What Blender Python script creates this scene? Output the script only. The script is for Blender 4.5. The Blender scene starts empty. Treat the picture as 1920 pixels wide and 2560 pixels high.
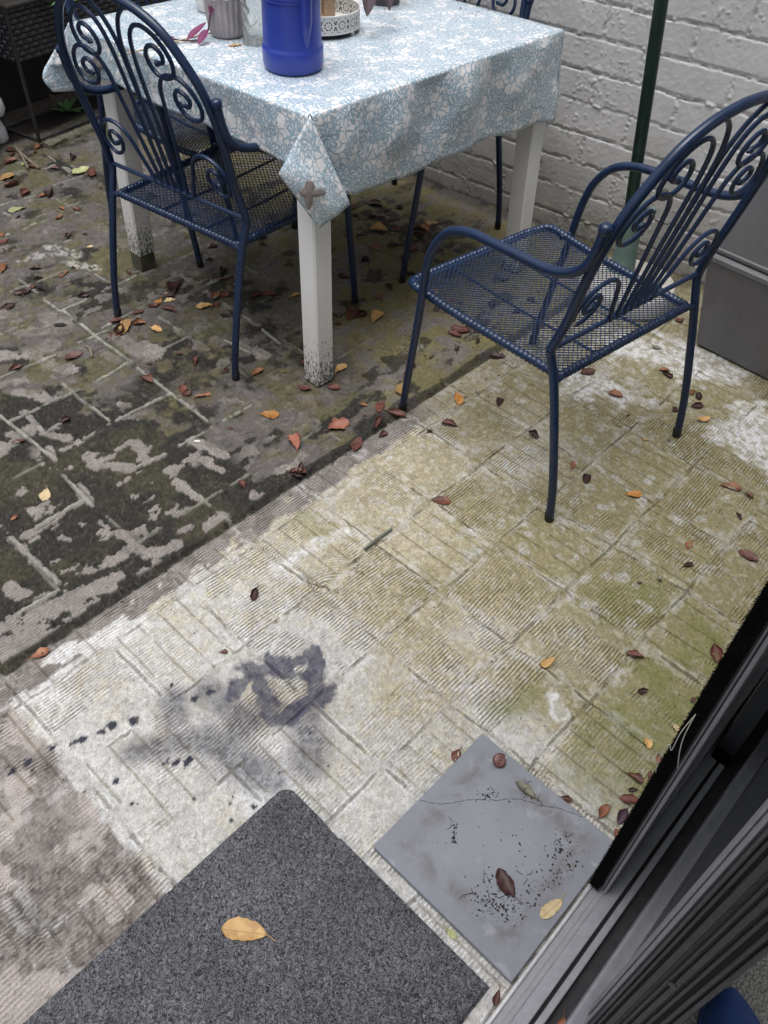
import bpy, math, random
import numpy as np
random.seed(7)
scene = bpy.context.scene
C = scene.collection
R = math.radians

# ------------------------------------------------------------------ camera
cam = bpy.data.cameras.new('camera')
camo = bpy.data.objects.new('camera', cam)
C.objects.link(camo)
cam.sensor_fit = 'VERTICAL'
cam.sensor_height = 36.0
cam.lens = 36.0 * 2021.0 / 2560.0
cam.clip_start = 0.02
cam.clip_end = 200
TH, RO, CH = 0.8039, 0.0468, 1.4152
from mathutils import Matrix, Vector
fw = Vector((0, math.cos(TH), -math.sin(TH)))
up0 = Vector((0, math.sin(TH), math.cos(TH)))
rt0 = Vector((1, 0, 0))
rt = math.cos(RO) * rt0 + math.sin(RO) * up0
up = -math.sin(RO) * rt0 + math.cos(RO) * up0
mw = Matrix.Identity(4)
for i in range(3):
    mw[i][0], mw[i][1], mw[i][2] = rt[i], up[i], -fw[i]
mw[2][3] = CH
camo.matrix_world = mw
scene.camera = camo

# ------------------------------------------------------------------ light
SUN_EL, SUN_AZ = 82.0, 235.0
w = bpy.data.worlds.new('World')
scene.world = w
w.use_nodes = True
nt = w.node_tree
bg = nt.nodes['Background']
sky = nt.nodes.new('ShaderNodeTexSky')
sky.sky_type = 'NISHITA'
sky.sun_disc = False
sky.sun_elevation = R(SUN_EL)
sky.sun_rotation = R(SUN_AZ)
sky.air_density = 1.0
sky.dust_density = 6.0
sky.ozone_density = 1.0
hs = nt.nodes.new('ShaderNodeHueSaturation')      # overcast: most of the blue is gone
hs.inputs['Saturation'].default_value = 0.22
nt.links.new(sky.outputs[0], hs.inputs['Color'])
nt.links.new(hs.outputs[0], bg.inputs['Color'])
bg.inputs['Strength'].default_value = 0.115
sun = bpy.data.lights.new('sun', 'SUN')
sun.energy = 1.35
sun.angle = R(46)
sun.color = (1.0, 0.985, 0.97)
suno = bpy.data.objects.new('sun', sun)
C.objects.link(suno)
suno.rotation_euler = (R(90 - SUN_EL), 0, R(180 - SUN_AZ))
vs = scene.view_settings
vs.view_transform = 'Standard'
vs.look = 'None'
vs.gamma = 1.0
vs.use_curve_mapping = False
vs.exposure = 0.50
scene.cycles.max_bounces = 6
scene.cycles.transparent_max_bounces = 12

# ------------------------------------------------------------------ node helpers
def new_mat(name):
    m = bpy.data.materials.new(name)
    m.use_nodes = True
    t = m.node_tree
    b = t.nodes['Principled BSDF']
    return m, t, b
def nd(t, kind, **kw):
    n = t.nodes.new(kind)
    for k, v in kw.items():
        if k.startswith('i_'):
            key = k[2:].replace('_', ' ')
            key = int(key) if key.isdigit() else key
            n.inputs[key].default_value = v
        else:
            setattr(n, k, v)
    return n
def ln(t, a, b): t.links.new(a, b)
def ramp(t, src, stops):
    r = t.nodes.new('ShaderNodeValToRGB')
    el = r.color_ramp.elements
    while len(el) < len(stops): el.new(0.5)
    for e, (p, c) in zip(el, stops):
        e.position = p
        e.color = (*c, 1) if len(c) == 3 else c
    ln(t, src, r.inputs[0])
    return r
def mth(t, op, a, b=None, c=None, clamp=False):
    n = t.nodes.new('ShaderNodeMath')
    n.operation = op
    n.use_clamp = clamp
    for i, v in enumerate((a, b, c)):
        if v is None: continue
        if isinstance(v, (int, float)): n.inputs[i].default_value = v
        else: ln(t, v, n.inputs[i])
    return n.outputs[0]
def mixc(t, f, a, b, mode='MIX'):
    n = t.nodes.new('ShaderNodeMix')
    n.data_type = 'RGBA'
    n.blend_type = mode
    for s, v in ((n.inputs['Factor'], f), (n.inputs[6], a), (n.inputs[7], b)):
        if isinstance(v, (int, float)): s.default_value = v
        elif isinstance(v, tuple): s.default_value = (*v, 1) if len(v) == 3 else v
        else: ln(t, v, s)
    return n.outputs[2]
def bump(t, b, h, strength=0.3, dist=0.002):
    n = t.nodes.new('ShaderNodeBump')
    n.inputs['Strength'].default_value = strength
    n.inputs['Distance'].default_value = dist
    ln(t, h, n.inputs['Height'])
    ln(t, n.outputs[0], b.inputs['Normal'])
    return n
def coord(t, which='Object'):
    return t.nodes.new('ShaderNodeTexCoord').outputs[which]
def noise(t, vec, scale, detail=4, rough=0.6, dist=0.0):
    n = nd(t, 'ShaderNodeTexNoise')
    n.inputs['Scale'].default_value = scale
    n.inputs['Detail'].default_value = detail
    n.inputs['Roughness'].default_value = rough
    n.inputs['Distortion'].default_value = dist
    ln(t, vec, n.inputs['Vector'])
    return n.outputs[0]
def simple(name, col, col2=None, rough=0.5, metal=0.0, scale=20, bmp=0.0, bscale=200, spec=None, world=False, det=5):
    m, t, b = new_mat(name)
    v = coord(t)
    f = noise(t, v, scale, det)
    c2 = col2 or tuple(x * 0.75 for x in col)
    r = ramp(t, f, [(0.35, c2), (0.65, col)])
    ln(t, r.outputs[0], b.inputs['Base Color'])
    b.inputs['Roughness'].default_value = rough
    b.inputs['Metallic'].default_value = metal
    if spec is not None: b.inputs['Specular IOR Level'].default_value = spec
    if bmp:
        bump(t, b, noise(t, v, bscale, 4), bmp, 0.002)
    return m

# ------------------------------------------------------------------ mesh helpers
def vec(p): return np.array(p, float)
class MB:
    def __init__(s): s.v = []; s.f = []; s.uv = None
    def add(s, verts, faces):
        o = len(s.v)
        s.v += [tuple(map(float, q)) for q in verts]
        s.f += [tuple(i + o for i in f) for f in faces]
        return s
    def box(s, c, size, rot=0.0, bev=0.0, taper=1.0):
        hx, hy, hz = size[0] / 2, size[1] / 2, size[2] / 2
        cr, sr = math.cos(rot), math.sin(rot)
        bev = min(bev, hx * .9, hy * .9, hz * .9)
        rings = []
        if bev > 0:
            zs = [(-hz, bev), (-hz + bev, 0), (hz - bev, 0), (hz, bev)]
        else:
            zs = [(-hz, 0), (hz, 0)]
        verts = []
        for z, ins in zs:
            k = 1.0 + (taper - 1.0) * (z + hz) / (2 * hz)
            ax, ay = hx * k - ins, hy * k - ins
            b2 = bev if bev > 0 else 0
            if b2:
                q = b2 * .999 if ins == 0 else b2 * .5
                pts = [(ax - q, -ay), (ax, -ay + q), (ax, ay - q), (ax - q, ay), (-ax + q, ay), (-ax, ay - q), (-ax, -ay + q), (-ax + q, -ay)]
            else:
                pts = [(ax, -ay), (ax, ay), (-ax, ay), (-ax, -ay)]
            rings.append(len(pts))
            for x, y in pts:
                verts.append((c[0] + cr * x - sr * y, c[1] + sr * x + cr * y, c[2] + z))
        n = rings[0]
        faces = [tuple(range(n - 1, -1, -1))]
        for k in range(len(zs) - 1):
            for i in range(n):
                j = (i + 1) % n
                faces.append((k * n + i, k * n + j, (k + 1) * n + j, (k + 1) * n + i))
        faces.append(tuple((len(zs) - 1) * n + i for i in range(n)))
        return s.add(verts, faces)
    def tube(s, pts, r, segs=10, closed=False, caps=True, rmod=None):
        P = [vec(p) for p in pts]
        n = len(P)
        rr = r if isinstance(r, (list, tuple, np.ndarray)) else [r] * n
        T = []
        for i in range(n):
            a = P[(i - 1) % n] if (closed or i > 0) else P[i]
            b = P[(i + 1) % n] if (closed or i < n - 1) else P[i]
            d = b - a
            T.append(d / (np.linalg.norm(d) + 1e-12))
        ref = vec((0, 0, 1)) if abs(T[0][2]) < .9 else vec((1, 0, 0))
        N = ref - T[0] * (ref @ T[0]); N /= np.linalg.norm(N)
        verts = []; L = 0.0
        for i in range(n):
            if i: L += np.linalg.norm(P[i] - P[i - 1])
            N = N - T[i] * (N @ T[i]); N /= (np.linalg.norm(N) + 1e-12)
            B = np.cross(T[i], N)
            for k in range(segs):
                a = 2 * math.pi * k / segs
                q = rr[i] * (rmod(L, a) if rmod else 1.0)
                verts.append(P[i] + q * (math.cos(a) * N + math.sin(a) * B))
        faces = []
        for i in range(n if closed else n - 1):
            j = (i + 1) % n
            for k in range(segs):
                l = (k + 1) % segs
                faces.append((i * segs + k, i * segs + l, j * segs + l, j * segs + k))
        if caps and not closed:
            faces.append(tuple(range(segs - 1, -1, -1)))
            faces.append(tuple((n - 1) * segs + k for k in range(segs)))
        return s.add(verts, faces)
    def lathe(s, prof, c=(0, 0, 0), segs=40, sx=1.0, sy=1.0, rot=0.0, rfun=None):
        verts = []; n = len(prof)
        cr, sr = math.cos(rot), math.sin(rot)
        for (r, z) in prof:
            for k in range(segs):
                a = 2 * math.pi * k / segs
                q = r * (rfun(a, z) if rfun else 1.0)
                x, y = q * math.cos(a) * sx, q * math.sin(a) * sy
                verts.append((c[0] + cr * x - sr * y, c[1] + sr * x + cr * y, c[2] + z))
        faces = []
        for i in range(n - 1):
            for k in range(segs):
                l = (k + 1) % segs
                faces.append((i * segs + k, i * segs + l, (i + 1) * segs + l, (i + 1) * segs + k))
        if prof[0][0] > 1e-5: faces.append(tuple(range(segs - 1, -1, -1)))
        if prof[-1][0] > 1e-5: faces.append(tuple((n - 1) * segs + k for k in range(segs)))
        return s.add(verts, faces)
    def grid(s, P):                       # P[i][j] array of points
        P = np.asarray(P, float); n, m = P.shape[:2]
        faces = [(i * m + j, i * m + j + 1, (i + 1) * m + j + 1, (i + 1) * m + j) for i in range(n - 1) for j in range(m - 1)]
        return s.add(P.reshape(-1, 3), faces)
    def build(s, name, mat, parent=None, smooth=True, loc=None):
        me = bpy.data.meshes.new(name)
        me.from_pydata(s.v, [], s.f)
        if smooth:
            me.polygons.foreach_set('use_smooth', [True] * len(me.polygons))
        me.materials.append(mat)
        me.update()
        if smooth: 
            try: me.set_sharp_from_angle(angle=R(38))
            except Exception: pass
        o = bpy.data.objects.new(name, me)
        C.objects.link(o)
        if parent: o.parent = parent
        if loc: o.location = loc
        return o
def spline(pts, n=8, closed=False):
    P = [vec(p) for p in pts]; out = []; m = len(P)
    for i in range(m if closed else m - 1):
        if closed: a, b, c, d = P[(i - 1) % m], P[i], P[(i + 1) % m], P[(i + 2) % m]
        else: a, b, c, d = P[max(i - 1, 0)], P[i], P[i + 1], P[min(i + 2, m - 1)]
        for k in range(n):
            t = k / n
            out.append(0.5 * ((2 * b) + (c - a) * t + (2 * a - 5 * b + 4 * c - d) * t * t + (3 * b - a - 3 * c + d) * t ** 3))
    if not closed: out.append(P[-1])
    return out
def tag(o, label=None, cat=None, group=None, kind=None):
    if label: o['label'] = label
    if cat: o['category'] = cat
    if group: o['group'] = group
    if kind: o['kind'] = kind
    return o
def thing(name, label, cat, loc=(0, 0, 0), rz=0.0, group=None):
    o = bpy.data.objects.new(name, None)
    o.empty_display_size = 0.05
    C.objects.link(o)
    o.location = loc; o.rotation_euler = (0, 0, rz)
    return tag(o, label, cat, group)
def copy_tree(o, parent=None):
    c = o.copy(); C.objects.link(c)
    if parent: c.parent = parent
    for ch in list(o.children): copy_tree(ch, c)
    return c

# ------------------------------------------------------------------ numpy noise
def vnoise(x, y, seed):
    rs = np.random.RandomState(seed)
    T = rs.rand(256, 256)
    xi = np.floor(x).astype(np.int64); yi = np.floor(y).astype(np.int64)
    fx = x - xi; fy = y - yi
    fx = fx * fx * fx * (fx * (fx * 6 - 15) + 10); fy = fy * fy * fy * (fy * (fy * 6 - 15) + 10)
    a = T[xi & 255, yi & 255]; b = T[(xi + 1) & 255, yi & 255]
    c = T[xi & 255, (yi + 1) & 255]; d = T[(xi + 1) & 255, (yi + 1) & 255]
    return (a * (1 - fx) + b * fx) * (1 - fy) + (c * (1 - fx) + d * fx) * fy
def fbm(x, y, scale, octs, seed, gain=0.55):
    v = 0.0; amp = 1.0; tot = 0.0; s = 1.0 / scale
    for k in range(octs):
        v = v + amp * vnoise(x * s + 13.7 * k, y * s + 7.3 * k, seed + k)
        tot += amp; amp *= gain; s *= 2.03
    return v / tot
def sstep(x, a, b):
    t = np.clip((x - a) / (b - a), 0, 1)
    return t * t * (3 - 2 * t)
def segdist(x, y, s):
    ax, ay, bx, by = s[:4]
    dx, dy = bx - ax, by - ay
    L2 = dx * dx + dy * dy + 1e-12
    t = np.clip(((x - ax) * dx + (y - ay) * dy) / L2, 0, 1)
    return np.hypot(x - ax - t * dx, y - ay - t * dy)
# fallen leaves: x, y, length, yaw, tone; patches on the paving in patio metres
LEAVES=[(-1.501,3.373,0.054,71,'o'),(-1.497,3.316,0.028,32,'r'),(-1.602,3.324,0.053,-24,'r'),(-1.581,3.287,0.036,83,'r'),(-1.563,3.215,0.073,64,'r'),(-1.502,3.206,0.038,70,'g'),(-1.465,3.176,0.046,-15,'o'),(-1.336,3.283,0.066,98,'d'),(-1.373,3.172,0.039,6,'r'),(-1.265,3.157,0.085,61,'g'),(-1.219,3.151,0.085,102,'r'),(-1.531,3.077,0.068,70,'y'),(-1.485,3.011,0.069,53,'r'),(-1.415,2.946,0.068,84,'r'),(-1.342,2.933,0.043,30,'o'),(-1.321,2.952,0.085,99,'d'),(-1.15,3.025,0.02,50,'r'),(-1.398,2.816,0.065,41,'g'),(-1.243,2.841,0.035,-29,'o'),(-1.187,2.843,0.044,-18,'r'),(-1.375,2.758,0.025,79,'d'),(-1.23,2.772,0.043,72,'o'),(-1.173,2.633,0.017,64,'o'),(-1.157,2.638,0.036,107,'d'),(-1.103,2.655,0.022,6,'d'),(-1.062,2.572,0.024,27,'t'),(-0.984,2.577,0.035,27,'o'),(-1.364,2.577,0.051,58,'r'),(-1.384,2.627,0.035,95,'o'),(-1.302,2.403,0.073,100,'o'),(-1.194,2.411,0.045,16,'d'),(-1.076,2.424,0.021,5,'d'),(-1.165,2.346,0.035,26,'d'),(-1.093,2.384,0.049,68,'o'),(-1.2,2.255,0.036,15,'d'),(-1.175,2.267,0.05,75,'d'),(-1.134,2.28,0.039,-20,'d'),(-1.165,2.292,0.034,92,'r'),(-1.204,2.172,0.057,54,'d'),(-0.99,2.254,0.044,25,'d'),(-0.848,2.123,0.057,24,'r'),(-0.815,2.098,0.082,93,'y'),(-0.829,2.081,0.061,93,'d'),(-0.781,2.116,0.048,14,'o'),(-0.832,2.047,0.058,74,'r'),(-0.721,2.09,0.04,-26,'y'),(-0.925,1.93,0.065,49,'r'),(-1.069,1.862,0.048,41,'r'),(-0.691,1.84,0.05,-30,'r'),(-0.7,1.912,0.018,5,'d'),(-0.628,1.968,0.016,13,'r'),(-0.715,2.329,0.085,97,'d'),(-0.734,2.34,0.057,-56,'d'),(-0.733,2.293,0.018,5,'t'),(-0.72,2.278,0.043,11,'d'),(-0.748,2.242,0.045,85,'a'),(-0.715,2.254,0.035,24,'t'),(-0.756,2.22,0.046,33,'r'),(-0.797,2.177,0.042,33,'r'),(-0.704,2.201,0.06,-27,'r'),(-0.601,2.231,0.053,24,'y'),(-0.565,2.244,0.038,48,'r'),(-0.577,2.288,0.055,83,'o'),(-0.551,2.309,0.046,89,'r'),(-0.571,2.395,0.042,5,'r'),(-0.579,2.443,0.064,89,'d'),(-0.524,2.417,0.027,25,'o'),(-0.635,2.515,0.032,15,'d'),(-0.672,2.545,0.024,58,'r'),(-0.641,2.609,0.038,35,'r'),(-0.471,2.64,0.034,-43,'d'),(-0.448,2.306,0.043,40,'r'),(-0.401,2.315,0.062,5,'r'),(-0.569,1.937,0.043,95,'r'),(-0.625,1.97,0.018,13,'r'),(-0.384,1.894,0.05,56,'o'),(-0.474,1.899,0.026,87,'d'),(-0.581,1.804,0.043,96,'r'),(-0.565,1.785,0.035,51,'r'),(-0.529,1.774,0.028,21,'o'),(-0.512,1.784,0.031,24,'o'),(-0.884,2.41,0.029,-47,'r'),(-0.487,2.685,0.061,26,'r'),(-0.477,2.801,0.037,44,'t'),(-0.323,2.317,0.04,47,'y'),(-0.26,1.955,0.027,84,'r'),(-0.241,1.836,0.045,-26,'r'),(-0.159,1.842,0.041,-4,'r'),(-0.145,1.933,0.047,54,'y'),(-0.13,2.227,0.084,76,'r'),(-0.101,2.22,0.052,44,'d'),(-0.055,2.208,0.071,75,'y'),(-0.171,2.165,0.026,22,'r'),(-0.051,2.327,0.036,-44,'o'),(-0.018,2.401,0.041,-64,'r'),(-0.172,2.444,0.052,-22,'r'),(-0.134,2.734,0.034,25,'d'),(-0.104,2.565,0.048,-55,'d'),(-0.089,2.996,0.07,-25,'d'),(-0.052,2.943,0.048,55,'r'),(0.005,2.972,0.039,-34,'d'),(-0.094,2.89,0.042,6,'r'),(-0.158,2.893,0.044,-47,'r'),(-0.174,2.963,0.054,79,'r'),(-0.069,2.789,0.065,-5,'y'),(-0.021,2.868,0.041,34,'r'),(-0.06,2.88,0.039,-25,'d'),(-0.009,2.801,0.047,41,'r'),(0.129,2.855,0.051,6,'y'),(0.066,2.814,0.053,22,'r'),(0.104,2.818,0.06,-74,'o'),(0.073,2.757,0.064,-5,'d'),(-0.076,2.657,0.073,77,'o'),(-0.012,2.678,0.051,5,'d'),(0.06,2.65,0.059,52,'r'),(0.034,2.594,0.045,24,'d'),(-0.11,2.567,0.042,63,'d'),(-0.168,2.447,0.037,-30,'r'),(0.049,2.485,0.049,-23,'d'),(0.11,2.433,0.031,-23,'r'),(0.129,2.379,0.048,-73,'y'),(0.192,2.331,0.031,-4,'o'),(0.216,2.318,0.025,-45,'r'),(0.296,2.929,0.019,40,'o'),(0.295,2.636,0.034,24,'r'),(0.394,2.279,0.041,35,'d'),(0.452,2.356,0.037,-48,'d'),(0.371,2.475,0.036,23,'d'),(0.26,2.465,0.03,-14,'d'),(0.463,2.204,0.038,5,'d'),(0.319,2.32,0.046,70,'d'),(0.238,2.195,0.033,56,'d'),(0.211,2.163,0.069,-22,'r'),(0.261,2.159,0.029,-45,'d'),(0.192,2.135,0.053,-30,'r'),(0.29,2.199,0.018,5,'o'),(0.262,2.107,0.03,76,'d'),(0.199,2.059,0.028,70,'d'),(0.12,2.014,0.021,47,'r'),(0.064,1.961,0.033,72,'d'),(0.316,2.029,0.056,5,'d'),(0.044,1.911,0.045,79,'o'),(0.038,1.846,0.059,85,'y'),(0.116,1.832,0.023,33,'d'),(0.193,1.819,0.053,-82,'a'),(0.31,1.812,0.043,74,'d'),(-0.071,1.772,0.026,-26,'o'),(-0.025,1.765,0.057,76,'r'),(-0.027,1.699,0.053,79,'r'),(0.023,1.736,0.058,-26,'r'),(-0.013,1.647,0.035,45,'r'),(-0.08,1.604,0.061,76,'r'),(-0.135,1.678,0.065,40,'b'),(-0.065,1.724,0.014,20,'r'),(0.166,1.703,0.049,-19,'r'),(0.111,1.669,0.021,44,'d'),(0.391,1.675,0.041,-48,'d'),(0.14,1.41,0.053,-3,'r'),(0.484,1.563,0.032,76,'o'),(0.513,1.514,0.04,75,'d'),(0.626,1.465,0.04,11,'a'),(0.881,1.507,0.057,-11,'o'),(0.918,1.479,0.029,-44,'r'),(0.873,1.403,0.028,-81,'d'),(0.728,1.3,0.035,51,'o'),(0.86,1.273,0.054,-34,'r'),(0.71,1.235,0.031,21,'d'),(0.587,1.176,0.012,15,'r'),(0.634,1.186,0.01,-24,'d'),(0.354,0.95,0.039,34,'y'),(0.54,0.978,0.043,-16,'r'),(0.54,0.892,0.026,14,'d'),(0.639,0.878,0.018,39,'r'),(0.714,0.993,0.054,-96,'r'),(0.646,1.87,0.049,-21,'o'),(0.581,1.976,0.052,20,'r'),(0.814,2.0,0.036,4,'o'),(0.817,1.976,0.042,-48,'d'),(0.694,1.675,0.023,-4,'y'),(0.666,1.778,0.016,30,'r'),(0.875,1.898,0.029,40,'o'),(0.889,1.883,0.037,-97,'d'),(0.874,1.836,0.042,4,'d'),(0.804,1.814,0.03,47,'d'),(0.877,1.778,0.041,11,'y'),(0.759,1.679,0.011,4,'r'),(0.812,2.117,0.029,-32,'k'),(0.921,2.277,0.041,27,'r'),(-0.323,1.71,0.051,-4,'a'),(-0.24,1.603,0.067,-77,'b'),(-0.222,1.486,0.047,-3,'r'),(-0.217,1.502,0.044,89,'d'),(-0.228,1.476,0.042,-17,'d'),(-0.356,1.435,0.036,-60,'r'),(-0.954,1.553,0.036,29,'r'),(-0.826,1.366,0.044,94,'t'),(-0.872,1.286,0.021,64,'o'),(-0.688,0.912,0.044,37,'o'),(-0.275,1.092,0.04,82,'d'),(-0.317,0.939,0.018,9,'r'),(-0.407,0.856,0.012,84,'r'),(-0.421,1.644,0.015,4,'r'),(-0.86,1.647,0.032,46,'d'),(0.159,0.732,0.033,66,'r'),(0.357,0.658,0.024,-19,'r'),(0.422,0.637,0.037,47,'o'),(0.454,0.63,0.036,54,'p'),(0.473,0.662,0.04,-8,'r'),(0.49,0.705,0.038,-32,'r'),(0.482,0.681,0.019,3,'d'),(0.437,0.595,0.025,71,'o'),(0.142,0.422,0.022,-37,'g'),(0.209,0.333,0.026,65,'r'),(0.527,0.777,0.024,-82,'y'),(0.545,0.744,0.024,-87,'o'),(0.52,0.711,0.019,62,'r'),(0.591,0.814,0.018,-61,'t')]
FLAKES=[(0.487,1.752,0.555,1.773,0.0359),(0.588,1.73,0.622,1.669,0.0142),(0.614,1.536,0.678,1.455,0.0174),(0.724,1.343,0.728,1.251,0.0165),(0.741,1.537,0.715,1.465,0.0162),(0.686,1.165,0.724,1.16,0.0243),(0.832,1.171,0.854,1.137,0.0174),(0.849,1.443,0.87,1.335,0.0147),(0.824,1.359,0.83,1.294,0.0143),(0.544,1.188,0.604,1.171,0.0239),(0.528,1.291,0.532,1.217,0.0158),(0.403,1.189,0.453,1.179,0.0234),(0.286,1.213,0.357,1.203,0.0444),(0.176,1.179,0.242,1.169,0.0515),(0.549,1.505,0.535,1.421,0.0104),(0.268,1.323,0.275,1.284,0.0192),(0.427,1.499,0.468,1.497,0.0117),(0.426,1.374,0.434,1.357,0.0112),(0.516,1.356,0.517,1.325,0.0137),(0.631,1.201,0.654,1.193,0.0121),(0.745,2.076,0.805,2.067,0.0325),(0.674,2.118,0.703,2.103,0.0326),(0.758,2.01,0.769,1.932,0.0267),(0.779,1.949,0.789,1.926,0.0281),(0.789,2.177,0.864,2.156,0.0302),(0.886,2.205,0.907,2.138,0.0373),(0.973,1.958,0.999,1.833,0.038),(0.608,1.996,0.669,1.976,0.0249),(0.626,1.942,0.679,1.854,0.0213),(0.907,1.921,0.914,1.86,0.025),(0.8,1.7,0.803,1.685,0.0116),(0.793,2.339,0.806,2.265,0.0244),(1.218,1.695,1.23,1.599,0.0216),(1.017,1.192,0.933,1.189,0.0181),(1.015,1.517,1.067,1.442,0.017),(0.323,1.132,0.436,1.124,0.0206),(0.449,1.127,0.545,1.128,0.0116),(0.597,1.848,0.592,1.737,0.0117),(0.567,1.674,0.554,1.622,0.0111),(0.54,1.554,0.533,1.412,0.0092),(0.402,1.442,0.53,1.445,0.009),(0.342,1.453,0.351,1.263,0.0098),(0.225,1.248,0.338,1.242,0.0106),(0.677,1.452,0.765,1.446,0.008)]
RIDGES=[(0.935,2.214,0.926,1.475,0.0046),(0.814,1.448,1.054,1.446,0.0041),(0.729,1.648,0.929,1.641,0.0043),(0.737,1.748,0.74,1.642,0.0043),(0.817,1.834,0.928,1.841,0.0046),(0.874,2.029,1.002,2.028,0.0049),(0.542,1.873,0.558,1.629,0.0057),(0.626,2.03,0.8,2.024,0.0048),(0.553,1.837,0.739,1.833,0.0045),(0.538,1.556,0.533,1.412,0.0052),(0.53,1.445,0.402,1.442,0.0051),(0.342,1.453,0.351,1.263,0.0049),(0.338,1.242,0.225,1.248,0.0047),(0.677,1.452,0.765,1.446,0.004),(1.502,3.265,1.487,3.074,0.007),(1.395,3.172,1.553,3.167,0.007),(1.499,3.154,1.5,3.052,0.0069),(1.144,2.989,1.211,2.995,0.0065),(1.237,2.984,1.285,2.981,0.0066),(1.047,2.767,1.219,2.783,0.0061),(1.066,2.588,1.192,2.593,0.0059),(1.131,2.581,1.123,2.505,0.0058),(1.129,2.379,1.136,2.226,0.0054),(1.136,2.226,1.219,2.235,0.0054),(0.926,2.308,0.925,2.214,0.0052),(0.94,2.215,1.021,2.219,0.0052),(0.97,2.049,1.086,2.062,0.0033),(1.209,1.647,1.196,1.745,0.0031),(1.304,1.613,1.324,1.805,0.0032)]
DARKS=[(1.213,2.137,1.33,1.994,0.0868),(1.072,1.835,1.099,1.697,0.0931),(1.039,1.62,1.121,1.541,0.0442),(1.302,1.703,1.294,1.565,0.0702),(0.679,2.127,0.718,2.062,0.0487),(2.113,1.991,2.172,1.685,0.1367),(0.911,2.405,0.948,2.37,0.0543),(1.011,2.261,1.038,2.235,0.0317),(1.414,2.017,1.396,1.832,0.06),(1.194,1.163,1.413,1.157,0.0194),(1.429,1.218,1.436,1.147,0.0231),(1.301,1.502,1.287,1.435,0.0373),(0.781,1.67,0.981,1.729,0.0515),(1.387,2.925,1.384,2.837,0.0389),(1.531,2.96,1.536,2.883,0.04),(1.027,2.149,1.167,2.249,0.0175),(0.878,1.624,0.925,1.507,0.0426)]
STAIN=[(0.449,0.775,0.511,0.784,0.0167),(0.511,0.784,0.562,0.741,0.0252),(0.562,0.741,0.614,0.726,0.0189),(0.603,0.709,0.557,0.646,0.0207),(0.557,0.646,0.486,0.655,0.0142),(0.501,0.771,0.481,0.715,0.0207),(0.481,0.715,0.459,0.682,0.0143)]
SMEAR=[(0.352,0.844,0.331,0.815,0.0249),(0.507,0.624,0.451,0.563,0.0338),(0.346,0.727,0.368,0.613,0.0338),(0.232,0.808,0.332,0.746,0.0223),(0.404,0.704,0.357,0.693,0.0301),(0.368,0.613,0.378,0.57,0.0234),(0.41,0.81,0.426,0.706,0.0267)]
SPECKS=[(0.133,0.922,0.0038),(0.158,0.903,0.0057),(0.171,0.901,0.0048),(0.182,0.898,0.0067),(0.215,0.887,0.0057),(0.239,0.882,0.0067),(0.269,0.862,0.0076),(0.384,0.817,0.0076),(0.412,0.809,0.0076),(0.382,0.843,0.0057),(0.177,0.783,0.0057),(0.277,0.734,0.0067),(0.292,0.718,0.0086),(0.26,0.748,0.0048),(0.271,0.751,0.0038),(0.256,0.653,0.0038),(0.174,0.724,0.0038),(0.296,0.6,0.0038),(0.322,0.565,0.0048),(0.28,0.574,0.0038),(0.059,0.933,0.0076),(0.089,0.93,0.0067),(0.082,0.932,0.0057),(0.556,0.631,0.0038),(0.324,0.937,0.0029),(0.127,0.804,0.0029),(0.399,0.582,0.0029),(0.053,0.945,0.0067)]
WHITE=[(1.797,0.89,1.843,0.742,0.0635),(2.069,0.883,2.192,0.649,0.0743),(2.002,0.414,1.929,0.345,0.0834),(1.913,0.43,1.961,0.406,0.0602),(1.568,1.346,1.607,1.3,0.0217),(0.887,0.31,0.862,0.278,0.0157),(1.223,0.315,1.22,0.287,0.0105),(2.083,0.67,2.171,0.585,0.0488),(1.108,2.594,1.157,2.473,0.0193),(1.007,2.576,1.07,2.555,0.0231),(0.178,1.057,0.176,1.009,0.0436),(0.251,1.09,0.4,1.055,0.0335),(0.717,0.957,0.903,0.928,0.0163),(0.333,0.572,0.378,0.57,0.0291),(1.109,2.445,1.16,2.379,0.0224)]
GREEN=[(0.829,0.111,0.928,0.101,0.0516),(0.838,0.169,0.966,0.16,0.0626),(0.965,0.123,1.055,0.121,0.0647),(1.076,0.179,1.232,0.162,0.0567),(0.861,1.007,0.863,0.968,0.0298),(1.014,1.099,1.024,1.08,0.0178),(0.779,0.374,0.852,0.339,0.0258),(1.177,0.338,1.28,0.298,0.0588)]
# ------------------------------------------------------------------ the paving
E1 = (0.66492221, 0.74691262)                     # along the house
ROT = math.atan2(E1[1], E1[0])
def w2p(a, c, z=0.0):                             # patio axes -> world
    return (a * E1[0] - c * E1[1], a * E1[1] + c * E1[0], z)

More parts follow.
